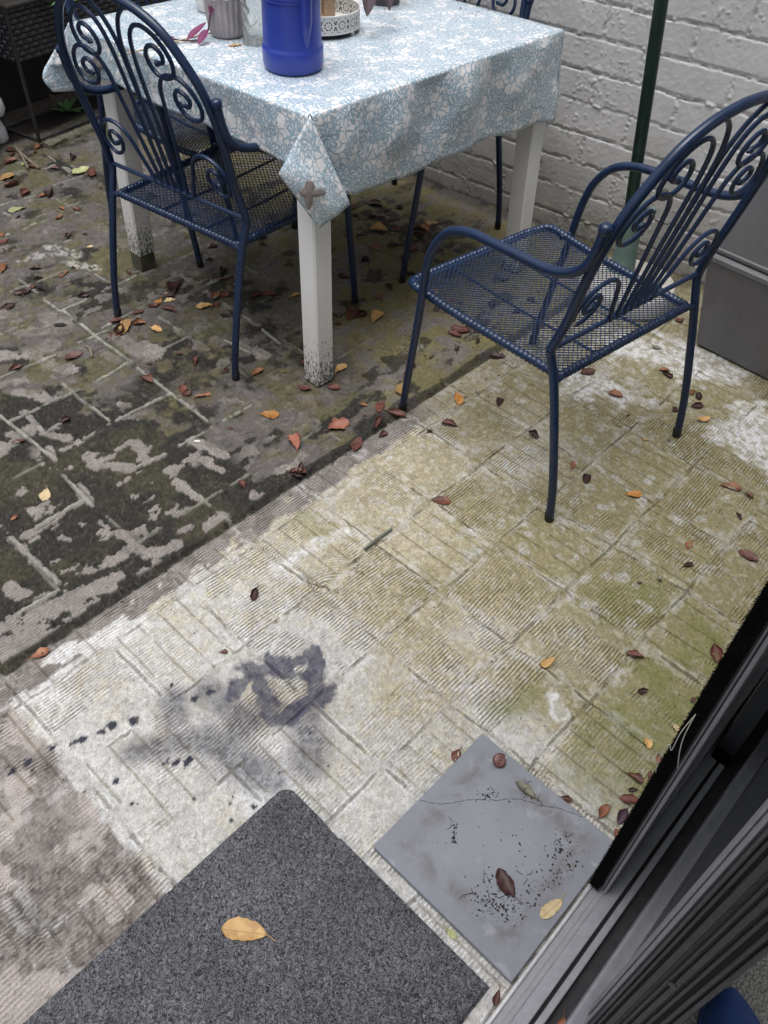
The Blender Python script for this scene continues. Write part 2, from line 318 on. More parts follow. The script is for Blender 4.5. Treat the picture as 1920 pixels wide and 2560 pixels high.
def ground_axis(parts, lo, hi):
    out = []
    for s, e, d in parts: out += list(np.arange(s, e, d))
    out = [lo, lo / 2] + out + [parts[-1][1], hi / 2, hi]
    return np.array(out)
ga = ground_axis([(-1.3, -0.22, 0.011), (-0.22, 1.5, 0.0036), (1.5, 2.2, 0.005), (2.2, 3.2, 0.012)], -16.0, 16.0)
gc = ground_axis([(-0.1, 1.35, 0.0034), (1.35, 2.4, 0.0050), (2.4, 4.2, 0.010)], -16.0, 16.0)
A, Cc = np.meshgrid(ga, gc, indexing='ij')
sh = A.shape
a, c = A.ravel(), Cc.ravel()
def nearmask(segs, extra=0.0, edge=0.35, seed=50, sc=0.03, jag=0.6):
    """soft union of capsules with a ragged edge"""
    out = np.zeros_like(a)
    n = fbm(a, c, sc, 4, seed) - 0.5
    for s in segs:
        r = s[4]
        sel = (a > min(s[0], s[2]) - 2.5 * r) & (a < max(s[0], s[2]) + 2.5 * r) & (c > min(s[1], s[3]) - 2.5 * r) & (c < max(s[1], s[3]) + 2.5 * r)
        if not sel.any(): continue
        d = segdist(a[sel], c[sel], s) / r + n[sel] * 2 * jag
        out[sel] = np.maximum(out[sel], 1 - sstep(d, 1 - edge, 1 + edge))
    return out
P0 = 0.197
ia = (a - 0.143) / P0; ic = (c - 0.058) / P0
wob = (fbm(a, c, 0.11, 3, 3) - .5) * 0.012
da = np.abs((ia + wob / P0) - np.round(ia)) * P0          # distance to joints
dc = np.abs((ic + wob / P0) - np.round(ic)) * P0
dj = np.minimum(da, dc)
cellA = np.floor(ia).astype(int); cellC = np.floor(ic).astype(int)
par = (cellA + cellC) & 1
hsh = np.random.RandomState(5).rand(64, 64)
cr1 = hsh[cellA & 63, cellC & 63]; cr2 = hsh[(cellA + 17) & 63, (cellC + 29) & 63]
nL = fbm(a, c, 0.55, 3, 11); nM = fbm(a, c, 0.13, 4, 17); nS = fbm(a, c, 0.035, 4, 23); nF = fbm(a, c, 0.012, 3, 31)
grain = fbm(a, c, 0.006, 2, 37)
SEAM = 1.128
old = sstep(c + (nS - .5) * 0.012, SEAM - 0.004, SEAM + 0.004) * (1 - sstep(a + (nM - .5) * .35, 1.30, 1.62) * sstep(c, 1.1, 1.5) * 0.0)
strip = sstep(c + (nS - .5) * .03 + (nF - .5) * .014, 1.055, 1.065) * (1 - old) * (1 - sstep(a, 1.28, 1.5))
corner = (1 - sstep(a + (nS - .5) * .03, 0.118, 0.13)) * (1 - old) * sstep(c, 0.4, 0.45)
corner = np.maximum(corner, 0)
# --- pale cast concrete
white = np.array([.515, .513, .518]); cream = np.array([.405, .365, .262]); olive = np.array([.218, .194, .092]); greenc = np.array([.16, .17, .055])
bare = np.array([.235, .213, .20]); film = np.array([.132, .114, .066]); moss = np.array([.019, .0175, .0145]); mossg = np.array([.038, .034, .021])
def lerp(A_, B_, t): return A_ * (1 - t)[:, None] + B_ * t[:, None]
alg = sstep(a * 0.85 + (0.75 - c) * 0.55 * (a > .4) + (nL - .5) * 0.9 + (nM - .5) * .50, 0.82, 1.34)
alg = np.clip(alg + 0.5 * sstep(0.35 - c, 0, .3) * sstep(a, .5, .9), 0, 1)
col = lerp(np.tile(white, (len(a), 1)), np.tile(cream, (len(a), 1)), sstep(nM * .45 + nL * .45 + (nF - .5) * .35 + .34 * sstep(a, .45, 1.15), .36, .74))
col = lerp(col, np.tile(olive, (len(a), 1)), alg * np.clip(.60 + .36 * (nS * .5 + nF * .5), 0, 1))
celltone = .955 + .09 * hsh[(cellA + 5) & 63, (cellC + 11) & 63]
col = col * celltone[:, None]
# worn high spots stay white, hollows keep the dirt
gritty = sstep(nF * .6 + grain * .4, .46, .60)
col = lerp(col, col * np.array([.56, .54, .47]), (1 - gritty) * (.46 - .14 * alg))
spk = sstep(fbm(a, c, 0.0095, 3, 71) + .12 * (nS - .5), .60, .68) * (.50 + .25 * (1 - alg))
col = lerp(col, np.tile(white * 1.06, (len(a), 1)), spk * .5)
gm = nearmask(GREEN, edge=.9, seed=91, sc=.05, jag=.5) * np.clip(nS * 1.7 - .25, 0, 1)
col = lerp(col, np.tile(greenc, (len(a), 1)), gm * .85)
wm = nearmask(WHITE, edge=.42, seed=95, sc=.035, jag=1.1)
col = lerp(col, np.tile(white * 1.12, (len(a), 1)), wm * (.35 + .6 * sstep(nF, .42, .55)))
# lichen rosettes among the olive
rs = np.random.RandomState(12)
for _ in range(260):
    la, lc = rs.uniform(.95, 2.1), rs.uniform(.25, 1.12)
    lr = rs.uniform(.004, .013) * (1.2 if rs.rand() < .2 else 1)
    sel = (np.abs(a - la) < 2 * lr) & (np.abs(c - lc) < 2 * lr)
    if not sel.any(): continue
    d = np.hypot(a[sel] - la, c[sel] - lc) / lr + (nF[sel] - .5) * 1.5
    m = (1 - sstep(d, .8, 1.15)) * (.35 + .6 * sstep(d, .25, .7)) * rs.uniform(.3, .8)
    col[sel] = col[sel] * (1 - m)[:, None] + (white * .9) * m[:, None]
# joints of the cast pattern
jw = 0.0045 + .004 * nS
jm = (1 - sstep(dj, jw, jw + .003)) * sstep(nM + .1 * cr1, .34, .44)
jpale = sstep(fbm(a, c, .05, 3, 77), .46, .58)
col = lerp(col, np.tile(white, (len(a), 1)), jm * jpale * .35 * (1 - .35 * alg))
jd = np.maximum((1 - sstep(np.abs(dj - .0075), .0012, .004)) * sstep(nS, .36, .5), (1 - sstep(dj, .0022, .0048))) * (1 - old)
col = lerp(col, col * np.array([.42, .39, .30]), jd * .22 * sstep(fbm(a, c, .06, 3, 79), .30, .44))
# --- strip beside the crack and the brown corner
bn = lerp(np.tile(bare, (len(a), 1)), np.tile(bare * .68, (len(a), 1)), sstep(nS * .6 + nF * .4, .42, .62))
stripm = strip * sstep(fbm(a * .6, c, .05, 5, 83) + .16 * (c - 1.09) / .04 + .12 * sstep(a, .3, .9), .40, .44)
col = lerp(col, bn, stripm)
cm = corner * sstep(fbm(a, c, .09, 5, 87) + .30 * sstep(.13 - a, 0, .12) - .25 * sstep(-a, .05, .14), .34, .50)
cpale = lerp(np.tile(bare * 1.30, (len(a), 1)), np.tile(bare * .95, (len(a), 1)), nS)
col = lerp(col, cpale * (.8 + .4 * grain)[:, None], corner)
col = lerp(col, bn * 1.02, cm * .92)
wr2 = sstep(fbm(a, c, .028, 4, 73), .50, .58) * (1 - sstep(np.abs(dj - .012), .004, .012))
col = lerp(col, np.tile(white * 1.15, (len(a), 1)), wr2 * .32 * (1 - .3 * alg))
# --- the old, mossy side
far = sstep(a * 1.0 + (c - 1.128) * .36 + (nL - .5) * .30 + (nM - .5) * .25, .80, 1.04)             # cleaner and browner further out
fcol = lerp(np.tile(film, (len(a), 1)), np.tile(bare * .60, (len(a), 1)), sstep(nM * .6 + nS * .4 + .12 * far, .46, .64))
fcol = lerp(fcol, np.tile(np.array([.125, .118, .055]), (len(a), 1)), sstep(fbm(a, c, .09, 4, 101), .53, .68) * .75)
mm = np.clip(1 - far, 0, 1)
rag = fbm(a, c * 1.3, .10, 6, 111, .48)
dark = np.clip(sstep(rag + .60 * mm + .07 * (nF - .5), .640, .695), 0, 1)
dark = np.maximum(dark, nearmask(DARKS, edge=.5, seed=113, sc=.03, jag=.9) * sstep(nS, .30, .5))
dark = np.maximum(dark, 1 - sstep(np.abs(c - SEAM - .014) - .020 * nM, .004, .010))
fl_ = nearmask([(*s_[:4], s_[4] * .78) for s_ in FLAKES], edge=.05, seed=121, sc=.030, jag=1.15)
flr = sstep(fbm(a * .8, c * 1.3, .050, 5, 131, .5) + .15 * (1 - sstep(dj, .003, .020)), .680, .69) * (1 - .4 * far)
flr = flr * sstep(fbm(a, c, .3, 2, 133), .40, .5)
flake = np.maximum(fl_, flr) * sstep(np.abs(c - SEAM - .012) - .012 * nM, .006, .012)
mcol = lerp(np.tile(moss, (len(a), 1)), np.tile(mossg, (len(a), 1)), sstep(fbm(a, c, .14, 4, 141), .48, .68))
mcol = mcol * ((.50 + .95 * nF) * (.45 + 1.1 * grain))[:, None]
grit = sstep(fbm(a, c, .0062, 2, 151), .735, .77)
mcol = lerp(mcol, np.tile(np.array([.15, .14, .12]), (len(a), 1)), grit * .30)
fcol = fcol * (.86 - .14 * far)[:, None]
ocol = lerp(fcol, mcol, dark)
ocol = lerp(ocol, np.tile(bare, (len(a), 1)) * (.72 + .5 * nS)[:, None], flake * (dark * .98 + (1 - dark) * .45))
rd = np.full_like(a, 9.0)
for s in RIDGES: rd = np.minimum(rd, segdist(a + wob * .6, c + wob * .6, s))
rbrk = sstep(fbm(a, c, .035, 3, 163), .34, .46)
ridge = (1 - sstep(rd, .0028, .0058)) * rbrk
rj = (1 - sstep(dj, .003, .006)) * sstep(fbm(a, c, .12, 3, 161), .55, .62) * sstep(nS, .35, .5)
ridge = np.maximum(ridge, rj * .6)
rside = np.clip(1 - np.abs(rd - .008) / .004, 0, 1) * rbrk
ocol = lerp(ocol, np.tile(np.array([.31, .31, .27]), (len(a), 1)) * (.6 + .6 * nF)[:, None], ridge * .85)
ocol = lerp(ocol, ocol * .42, rside * .8)
crk_ = 1 - sstep(np.abs(fbm(a, c, .16, 4, 421) - .5), .003, .009)
ocol = lerp(ocol, ocol * .35, crk_ * .7 * (1 - dark) * sstep(nM, .45, .6))
lich = sstep(fbm(a, c, .020, 3, 423), .62, .68) * (1 - dark)
ocol = lerp(ocol, ocol * 1.55, lich * .6)
fspk = sstep(fbm(a * .5, c, .011, 3, 425), .60, .68) * (1 - dark)
ocol = lerp(ocol, ocol * .5, fspk * .6)
whiteold = wm * .55 * sstep(nF, .45, .6)
ocol = lerp(ocol, np.tile(np.array([.48, .47, .46]), (len(a), 1)), whiteold)
# the right part of the old side is olive like the new one, under and beyond the pulled-out chair
ox = sstep(a + (nM - .5) * .25 - (c - 1.128) * .35, 1.22, 1.40)
ocol2 = lerp(np.tile(olive * .95, (len(a), 1)), np.tile(bare * .85, (len(a), 1)), sstep(nS * .5 + nM * .5, .45, .62)) * (.72 + .55 * nF)[:, None]
ocol = lerp(ocol, ocol2, ox * .75 * (1 - .75 * (dark > .5)))
col = lerp(col, ocol, old)
# soil beyond the kerb at the back
soil = sstep((a - 1.585) * -.20 + (c - 3.37) * .98 + (nS - .5) * .05, 0.10, .14)
col = lerp(col, np.tile(np.array([.013, .009, .007]), (len(a), 1)) * (.5 + nF)[:, None], soil)
# --- water stain by the mat
stn = nearmask([(*s_[:4], s_[4] * 1.12) for s_ in STAIN], edge=.22, seed=171, sc=.022, jag=1.05)
x0_, y0_ = STAIN[3][0], STAIN[3][1]
sin_ = nearmask([(*STAIN[5][:4], .05), (*STAIN[3][:4], .05)], edge=.8, seed=175, sc=.04, jag=.5)
col = lerp(col, col * np.array([.52, .49, .42]), sin_ * .35)
smr = nearmask([(*s_[:4], s_[4] * 1.0) for s_ in SMEAR], edge=.95, seed=173, sc=.05, jag=.4)
spk2 = np.zeros_like(a)
for (sa, sc_, r) in SPECKS:
    sel = (np.abs(a - sa) < 3 * r) & (np.abs(c - sc_) < 3 * r)
    d = np.hypot((a[sel] - sa) * .75, c[sel] - sc_) / r + (nF[sel] - .5) * 2.4
    spk2[sel] = np.maximum(spk2[sel], 1 - sstep(d, .7, 1.0))
stc = np.array([.036, .036, .066])
col = lerp(col, col * .24 + stc * .62, np.clip(smr * 1.15, 0, 1) * (.62 + .38 * gritty))
col = lerp(col, np.tile(stc, (len(a), 1)) * (.6 + .8 * nS)[:, None], stn * np.clip(.72 + .5 * (nF - .3), 0, .95))
col = lerp(col, np.tile(stc * .55, (len(a), 1)), spk2)
# paving darkens softly towards the foot of the white wall
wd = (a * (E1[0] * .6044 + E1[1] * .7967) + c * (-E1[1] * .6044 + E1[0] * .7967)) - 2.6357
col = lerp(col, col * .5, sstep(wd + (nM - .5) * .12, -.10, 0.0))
dotn = sstep(fbm(a, c, .0072, 2, 411), .745, .775) * (.35 + .65 * (1 - old))
col = lerp(col, col * .38, dotn * .35)
rough_ = fbm(a, c, .0048, 2, 413)
col = col * (.92 + .16 * sstep(rough_, .32, .68))[:, None]
col = np.clip(col * (.93 + .14 * grain)[:, None], 0, .9)
# --- relief
h = (nM - .5) * .006 + (nS - .5) * .0028 + (nF - .5) * .0016
h = h + (hsh[(cellA + 3) & 63, (cellC + 7) & 63] - .5) * .0030 * (1 - old) * sstep(dj, .001, .006)
h = h + jm * (.0012 * (jpale * 2 - 1)) * (1 - old)
h = h - .0018 * (1 - sstep(dj, 0, .006)) * (1 - old) * (1 - jpale)
h = h - .007 * (1 - sstep(np.abs(c - SEAM - .006) - .008 * nM, 0, .010))
h = h + flake * .0022 * old + ridge * .0030 * old - rside * .0015 * old + dark * ((nF - .5) * .006 + (grain - .5) * .004) * old + grit * .0022 * dark * old
h = h - .0018 * corner * sstep(.16 - a, 0, .05) + .0012 * cm * (nF - .4)
pits = sstep(fbm(a, c, .0085, 2, 181), .60, .66) * corner * sstep(nM, .42, .54)
h = h - pits * .002
col = lerp(col, col * .5, pits * .8)
pale_ = sstep(fbm(a, c, .06, 4, 183) + .25 * sstep(-a, .05, .16), .56, .62) * corner
col = lerp(col, np.tile(bare * 1.75, (len(a), 1)) * (.75 + .5 * nF)[:, None], pale_ * .7)
edge_far = (a < -3) | (a > 3.3) | (c < -3) | (c > 4.3)
h[edge_far] = 0
h = h - .02 * sstep(-c, 0.0, .05)                        # drops away under the door sill
# --- where the combed lines show
bk = np.floor(ia * np.where(par == 1, 4, 1)).astype(int); bk2 = np.floor(ic * np.where(par == 1, 1, 2)).astype(int)
cr3 = np.random.RandomState(55).rand(97, 97)[bk % 97, bk2 % 97]
sA = fbm(a, c, .06, 4, 191) * .62 + .42 * cr3
stripe = sstep(sA, .45, .57) * (.45 + .75 * sstep(fbm(a, c, .16, 3, 195), .38, .60)) * (1 - old) * (1 - stn * .6) * (1 - wm * .5)
stripe = np.maximum(stripe, corner * .55 * sstep(nM, .48, .56))
stripe = np.maximum(stripe, strip * .6)
stripe = np.maximum(stripe, .48 * old * np.clip(flake * 1.0 + sstep(fbm(a, c, .12, 3, 193), .54, .62) * (1 - dark) * .8, 0, 1))
band = par * (1 - old) * (cr2 > .25)

me = bpy.data.meshes.new('paving')
nv = len(a)
me.vertices.add(nv)
me.vertices.foreach_set('co', np.stack([a, c, h], -1).astype(np.float32).ravel())
ni, nj = sh
idx = np.arange(nv).reshape(sh)
quad = np.stack([idx[:-1, :-1], idx[1:, :-1], idx[1:, 1:], idx[:-1, 1:]], -1).reshape(-1, 4)
nf = len(quad)
me.loops.add(nf * 4)
me.loops.foreach_set('vertex_index', quad.ravel().astype(np.int32))
me.polygons.add(nf)
me.polygons.foreach_set('loop_start', (np.arange(nf) * 4).astype(np.int32))
me.polygons.foreach_set('loop_total', np.full(nf, 4, np.int32))
me.polygons.foreach_set('use_smooth', np.ones(nf, bool))
me.update(calc_edges=True)
def put(name, arr):
    at = me.attributes.new(name, 'FLOAT', 'POINT')
    at.data.foreach_set('value', arr.astype(np.float32))
ca = me.attributes.new('tone', 'FLOAT_COLOR', 'POINT')
ca.data.foreach_set('color', np.concatenate([col, np.ones((nv, 1))], 1).astype(np.float32).ravel())
skew = (cr1 - .5) * .10 * (a - (np.floor(ia) + .5) * P0 - .143) + (cr2 - .5) * .006
fan = np.zeros_like(a)
for (fa, fc, fr) in ((.80, .86, .05),):
    d_ = np.hypot(a - fa, c - fc) + (nS - .5) * .08; k_ = (d_ < fr) * 1.0
    fan = fan * (1 - k_) + (np.hypot(a - fa + .05, c - fc + .08) - (c - fc)) * k_
put('swirl', skew + fan)
jmask = sstep(fbm(a, c, .045, 4, 79), .43, .53) * (1 - old) * (1 - .6 * corner)
put('joint', dj + (nF - .5) * .0035 + (1 - jmask) * .03)
put('comb', stripe); put('band', band.astype(float)); put('wet', np.clip(stn * .8 + spk2 + dark * old * .3, 0, 1)); put('algae', alg * (1 - old))

m, t, b = new_mat('weathered_concrete')
oc = coord(t)
sep = nd(t, 'ShaderNodeSeparateXYZ'); ln(t, oc, sep.inputs[0])
at = nd(t, 'ShaderNodeAttribute', attribute_name='tone')
cb = nd(t, 'ShaderNodeAttribute', attribute_name='comb')
bd = nd(t, 'ShaderNodeAttribute', attribute_name='band')
wt = nd(t, 'ShaderNodeAttribute', attribute_name='wet')
ag = nd(t, 'ShaderNodeAttribute', attribute_name='algae')
n_warp = noise(t, oc, 5.0, 2)
n_fine = noise(t, oc, 330.0, 5, .7)
n_mid = noise(t, oc, 90.0, 4, .65)
n_brk = noise(t, oc, 38.0, 4, .65)
warp = mth(t, 'MULTIPLY', mth(t, 'SUBTRACT', n_warp, .5), .022)
warp2 = mth(t, 'MULTIPLY', mth(t, 'SUBTRACT', n_mid, .5), .0026)
sw = nd(t, 'ShaderNodeAttribute', attribute_name='swirl')
cy = mth(t, 'ADD', mth(t, 'ADD', sep.outputs[1], warp), warp2)
cy = mth(t, 'ADD', cy, sw.outputs['Fac'])
lines = mth(t, 'SINE', mth(t, 'MULTIPLY', cy, 2 * math.pi / 0.0076))
lines = mth(t, 'MULTIPLY_ADD', lines, .5, .5)
# every other cell has cross grooves, so the comb reads as short teeth between them
ax = mth(t, 'ADD', sep.outputs[0], mth(t, 'MULTIPLY', warp, .5))
grv = mth(t, 'SINE', mth(t, 'MULTIPLY', ax, 2 * math.pi / 0.0493))
grv = nd(t, 'ShaderNodeMapRange', i_1=.92, i_2=.985); ln(t, mth(t, 'SINE', mth(t, 'MULTIPLY', ax, 2 * math.pi / 0.0493)), grv.inputs[0])
brk2 = nd(t, 'ShaderNodeMapRange', i_1=.34, i_2=.46); ln(t, noise(t, oc, 21, 3, .6), brk2.inputs[0])
grvm = mth(t, 'MULTIPLY', mth(t, 'MULTIPLY', grv.outputs[0], bd.outputs['Fac']), brk2.outputs[0])
brk = nd(t, 'ShaderNodeMapRange', i_1=.36, i_2=.50); ln(t, n_brk, brk.inputs[0])
mask = mth(t, 'MULTIPLY', cb.outputs['Fac'], brk.outputs[0])
mask = mth(t, 'MULTIPLY', mask, mth(t, 'SUBTRACT', 1.0, grvm))
lt = nd(t, 'ShaderNodeMapRange', i_1=.34, i_2=.70); ln(t, mth(t, 'ADD', lines, mth(t, 'MULTIPLY', mth(t, 'SUBTRACT', n_fine, .5), .9)), lt.inputs[0])
dk = mth(t, 'MULTIPLY', mth(t, 'SUBTRACT', 1.0, lt.outputs[0]), mask)
c1 = mixc(t, mth(t, 'MULTIPLY', dk, mth(t, 'MULTIPLY_ADD', bd.outputs['Fac'], -.15, .66)), at.outputs['Color'], mixc(t, 1.0, at.outputs['Color'], (.40, .37, .29), 'MULTIPLY'))
lit = mth(t, 'MULTIPLY', lt.outputs[0], mask)
c1 = mixc(t, mth(t, 'MULTIPLY', lit, .45), c1, mixc(t, 1.0, at.outputs['Color'], (1.55, 1.56, 1.62), 'MULTIPLY'))
c1 = mixc(t, mth(t, 'MULTIPLY', grvm, .62), c1, mixc(t, 1.0, at.outputs['Color'], (.50, .46, .36), 'MULTIPLY'))
jt = nd(t, 'ShaderNodeAttribute', attribute_name='joint')
jl = nd(t, 'ShaderNodeMapRange', i_1=.0010, i_2=.0034, i_3=1.0, i_4=0.0); ln(t, mth(t, 'ADD', jt.outputs['Fac'], mth(t, 'MULTIPLY', mth(t, 'SUBTRACT', n_fine, .5), .004)), jl.inputs[0])
je = nd(t, 'ShaderNodeMapRange', i_1=.0010, i_2=.0022, i_3=.45, i_4=0.0); ln(t, mth(t, 'ABSOLUTE', mth(t, 'SUBTRACT', jt.outputs['Fac'], mth(t, 'MULTIPLY_ADD', n_mid, .006, .0035))), je.inputs[0])
c1 = mixc(t, je.outputs[0], c1, mixc(t, 1.0, at.outputs['Color'], (1.5, 1.52, 1.6), 'MULTIPLY'))
c1 = mixc(t, mth(t, 'MULTIPLY', jl.outputs[0], .46), c1, mixc(t, 1.0, at.outputs['Color'], (.36, .33, .25), 'MULTIPLY'))
gr = nd(t, 'ShaderNodeMapRange', i_1=.32, i_2=.68, i_3=.66, i_4=1.28); ln(t, n_fine, gr.inputs[0])
c1 = mixc(t, 1.0, c1, gr.outputs[0], 'MULTIPLY')
ln(t, c1, b.inputs['Base Color'])
rg = mth(t, 'SUBTRACT', .88, mth(t, 'MULTIPLY', wt.outputs['Fac'], .42))
ln(t, rg, b.inputs['Roughness'])
b.inputs['Specular IOR Level'].default_value = .35
hh = mth(t, 'MULTIPLY', mth(t, 'MULTIPLY', lines, mask), .9)
hh = mth(t, 'SUBTRACT', hh, mth(t, 'MULTIPLY', grvm, .5))
hh = mth(t, 'SUBTRACT', hh, mth(t, 'MULTIPLY', jl.outputs[0], .9))
hh = mth(t, 'ADD', hh, mth(t, 'MULTIPLY', je.outputs[0], .6))
hh = mth(t, 'ADD', hh, mth(t, 'MULTIPLY', n_fine, .75))
hh = mth(t, 'ADD', hh, mth(t, 'MULTIPLY', n_mid, .8))
bump(t, b, hh, .9, .0022)
me.materials.append(m)
go = bpy.data.objects.new('paving', me)
C.objects.link(go)
go.rotation_euler = (0, 0, ROT)
tag(go, kind='structure')
del A, Cc, col, ocol, fcol, mcol, bn, cpale, ocol2
# ------------------------------------------------------------------ white painted brick wall
m, t, b = new_mat('white_masonry_paint')
oc = coord(t)
sep = nd(t, 'ShaderNodeSeparateXYZ'); ln(t, oc, sep.inputs[0])
n1 = noise(t, oc, 14, 5, .65); n2 = noise(t, oc, 170, 4, .6); n3 = noise(t, oc, 5, 3)
r1 = ramp(t, n1, [(.30, (.63, .625, .63)), (.55, (.70, .695, .705)), (.8, (.73, .73, .74))])
zz = mth(t, 'ADD', sep.outputs[2], mth(t, 'MULTIPLY', mth(t, 'SUBTRACT', n3, .5), .35))
low = nd(t, 'ShaderNodeMapRange', i_1=.02, i_2=.42, i_3=.85, i_4=0.0); ln(t, zz, low.inputs[0])
c1 = mixc(t, low.outputs[0], r1.outputs[0], mixc(t, n1, (.17, .155, .13), (.33, .315, .295)))
jt = nd(t, 'ShaderNodeAttribute', attribute_name='dirt_and_shade')
c1 = mixc(t, jt.outputs['Fac'], c1, (.10, .095, .09))
ln(t, c1, b.inputs['Base Color'])
b.inputs['Roughness'].default_value = .62
bump(t, b, mth(t, 'ADD', n2, mth(t, 'MULTIPLY', n1, 1.2)), .22, .0015)
WN = (0.6044, 0.7967); WD = 2.6357
WT = (0.7967, -0.6044)
us = np.concatenate([np.arange(-2.6, -2.0, .02), np.arange(-2.0, -.5, .0034), np.arange(-.5, 2.2, .03)]); zs_ = np.concatenate([np.arange(-.02, .95, .0035), np.arange(.95, 2.3, .06)])
U, Z = np.meshgrid(us, zs_, indexing='ij')
u, z = U.ravel(), Z.ravel()
BP, BL = 0.0964, 0.289
z0 = 0.0629
wv = (fbm(u, z, .15, 3, 203) - .5) * .009 + (fbm(u, z, .016, 3, 205) - .5) * .0055
row = np.floor((z + wv - z0) / BP); fz = (z + wv - z0) / BP - row
off = np.where(row.astype(int) & 1, 0.5, 0.0)
uu = (u + wv * .9 + .071) / BL + off
col_ = np.floor(uu); fu = uu - col_
dz = np.minimum(fz, 1 - fz) * BP; du = np.minimum(fu, 1 - fu) * BL
rn = fbm(u, z, .022, 4, 211); rn2 = fbm(u, z, .2, 3, 215)
jb = 1 - sstep(dz, .0042, .0062); jp = (1 - sstep(du + (rn - .5) * .010, .005, .009)) * (1 - jb)
jn = np.maximum(jb, jp)
hb = (fbm(u, z, .14, 2, 221) - .5) * .0016 + (fbm(u, z, .010, 2, 223) - .5) * .0012
tilt = (np.random.RandomState(9).rand(64, 64)[(row.astype(int)) & 63, col_.astype(int) & 63] - .5)
depth = hb + tilt * .0014
recess = np.where(jb > jp, -.0030 + (rn - .5) * .005 + np.clip(fbm(u, z, .03, 3, 227) - .54, 0, 1) * .024, -.0020 + (fbm(u, z, .009, 2, 225) - .45) * .009)                      # gobs of mortar under the paint
groove = -.0060 * np.clip(1 - np.abs((fz - .955) * BP) / .0030, 0, 1) * sstep(fbm(u, z, .07, 3, 229), .38, .46)
hW = depth * (1 - jn) + recess * jn + groove
bub = sstep(fbm(u, z, .009, 2, 231), .72, .80) * .0022 * sstep(rn2, .42, .6)
hW = hW + bub
wm_ = bpy.data.meshes.new('brick_wall')
px_, py_ = WN[0] * WD + WT[0] * u - WN[0] * hW, WN[1] * WD + WT[1] * u - WN[1] * hW
ni, nj = U.shape
idx = np.arange(ni * nj).reshape(ni, nj)
quad = np.stack([idx[:-1, :-1], idx[1:, :-1], idx[1:, 1:], idx[:-1, 1:]], -1).reshape(-1, 4)
nb_ = ni * nj
# back of the wall, so that it is a real slab
bu = [(-2.6), 2.2]
back = []
for uv_ in (us[0], us[-1]):
    for zv in (zs_[0], zs_[-1]):
        back.append((WN[0] * (WD + .22) + WT[0] * uv_, WN[1] * (WD + .22) + WT[1] * uv_, zv))
verts = np.concatenate([np.stack([px_, py_, z], -1), np.array(back)], 0)
c00, c01, c10, c11 = idx[0, 0], idx[0, -1], idx[-1, 0], idx[-1, -1]
extra = np.array([[c00, c01, nb_ + 1, nb_], [c10, nb_ + 2, nb_ + 3, c11], [c01, c11, nb_ + 3, nb_ + 1], [nb_, nb_ + 1, nb_ + 3, nb_ + 2]])
quad = np.concatenate([quad, extra], 0)
wm_.vertices.add(len(verts)); wm_.vertices.foreach_set('co', verts.astype(np.float32).ravel())
nf = len(quad)
wm_.loops.add(nf * 4); wm_.loops.foreach_set('vertex_index', quad.ravel().astype(np.int32))
wm_.polygons.add(nf); wm_.polygons.foreach_set('loop_start', (np.arange(nf) * 4).astype(np.int32))
wm_.polygons.foreach_set('loop_total', np.full(nf, 4, np.int32))
wm_.polygons.foreach_set('use_smooth', np.concatenate([np.ones(nf - 4, bool), np.zeros(4, bool)]))
wm_.update(calc_edges=True)
dt = np.concatenate([np.clip((-hW - .0070) / .006, 0, .55) + .22 * jn * sstep(rn2, .45, .6) * sstep(rn, .45, .6) + .75 * (1 - sstep(z + (rn - .5) * .03, .004, .016)), np.zeros(4)])  # painted shadow line in deep grooves, plus joint dirt and a dark foot
atr = wm_.attributes.new('dirt_and_shade', 'FLOAT', 'POINT'); atr.data.foreach_set('value', dt.astype(np.float32))
wm_.materials.append(m)
wo = bpy.data.objects.new('brick_wall', wm_); C.objects.link(wo)
tag(wo, 'white painted brick wall with rough mortar joints behind the table', 'wall')

# ------------------------------------------------------------------ dark fence behind the planter
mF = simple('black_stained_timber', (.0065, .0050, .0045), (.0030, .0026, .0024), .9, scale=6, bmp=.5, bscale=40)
mb = MB()
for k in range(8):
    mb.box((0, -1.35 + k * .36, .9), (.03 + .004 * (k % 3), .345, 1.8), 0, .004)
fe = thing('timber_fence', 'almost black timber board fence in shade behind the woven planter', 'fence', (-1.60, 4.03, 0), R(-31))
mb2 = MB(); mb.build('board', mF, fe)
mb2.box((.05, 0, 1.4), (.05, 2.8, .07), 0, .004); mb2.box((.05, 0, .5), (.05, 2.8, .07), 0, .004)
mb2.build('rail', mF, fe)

# ------------------------------------------------------------------ sliding door along the house (patio axes: a along, c outwards)
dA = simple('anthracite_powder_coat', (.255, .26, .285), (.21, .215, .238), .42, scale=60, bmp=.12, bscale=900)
dB = simple('anthracite_shade_painted', (.050, .051, .057), (.036, .037, .042), .32, scale=50, bmp=.1, bscale=700)  # same anthracite as the rails, with indoor shade put into the colour
dK = simple('black_gasket_rubber', (.006, .006, .006), (.004, .004, .004), .8, scale=60)
dS = simple('bare_aluminium_nosing', (.85, .85, .87), (.70, .70, .73), .30, metal=.55, scale=80)
dC = simple('dark_channel_floor', (.026, .026, .030), (.012, .012, .015), .7, scale=45, bmp=.4, bscale=300)  # channel floor coloured darker than the rails
gl, t, b = new_mat('door_glass')
b.inputs['Base Color'].default_value = (.9, .95, .95, 1); b.inputs['Roughness'].default_value = .02
b.inputs['Transmission Weight'].default_value = 1.0; b.inputs['IOR'].default_value = 1.45
def pbox(mbx, a0, a1, c0, c1, z0_, z1_, bev=.0):
    mbx.box(((a0 + a1) / 2, (c0 + c1) / 2, (z0_ + z1_) / 2), (abs(a1 - a0), abs(c1 - c0), z1_ - z0_), 0, bev)
A0, A1 = -.75, 2.25
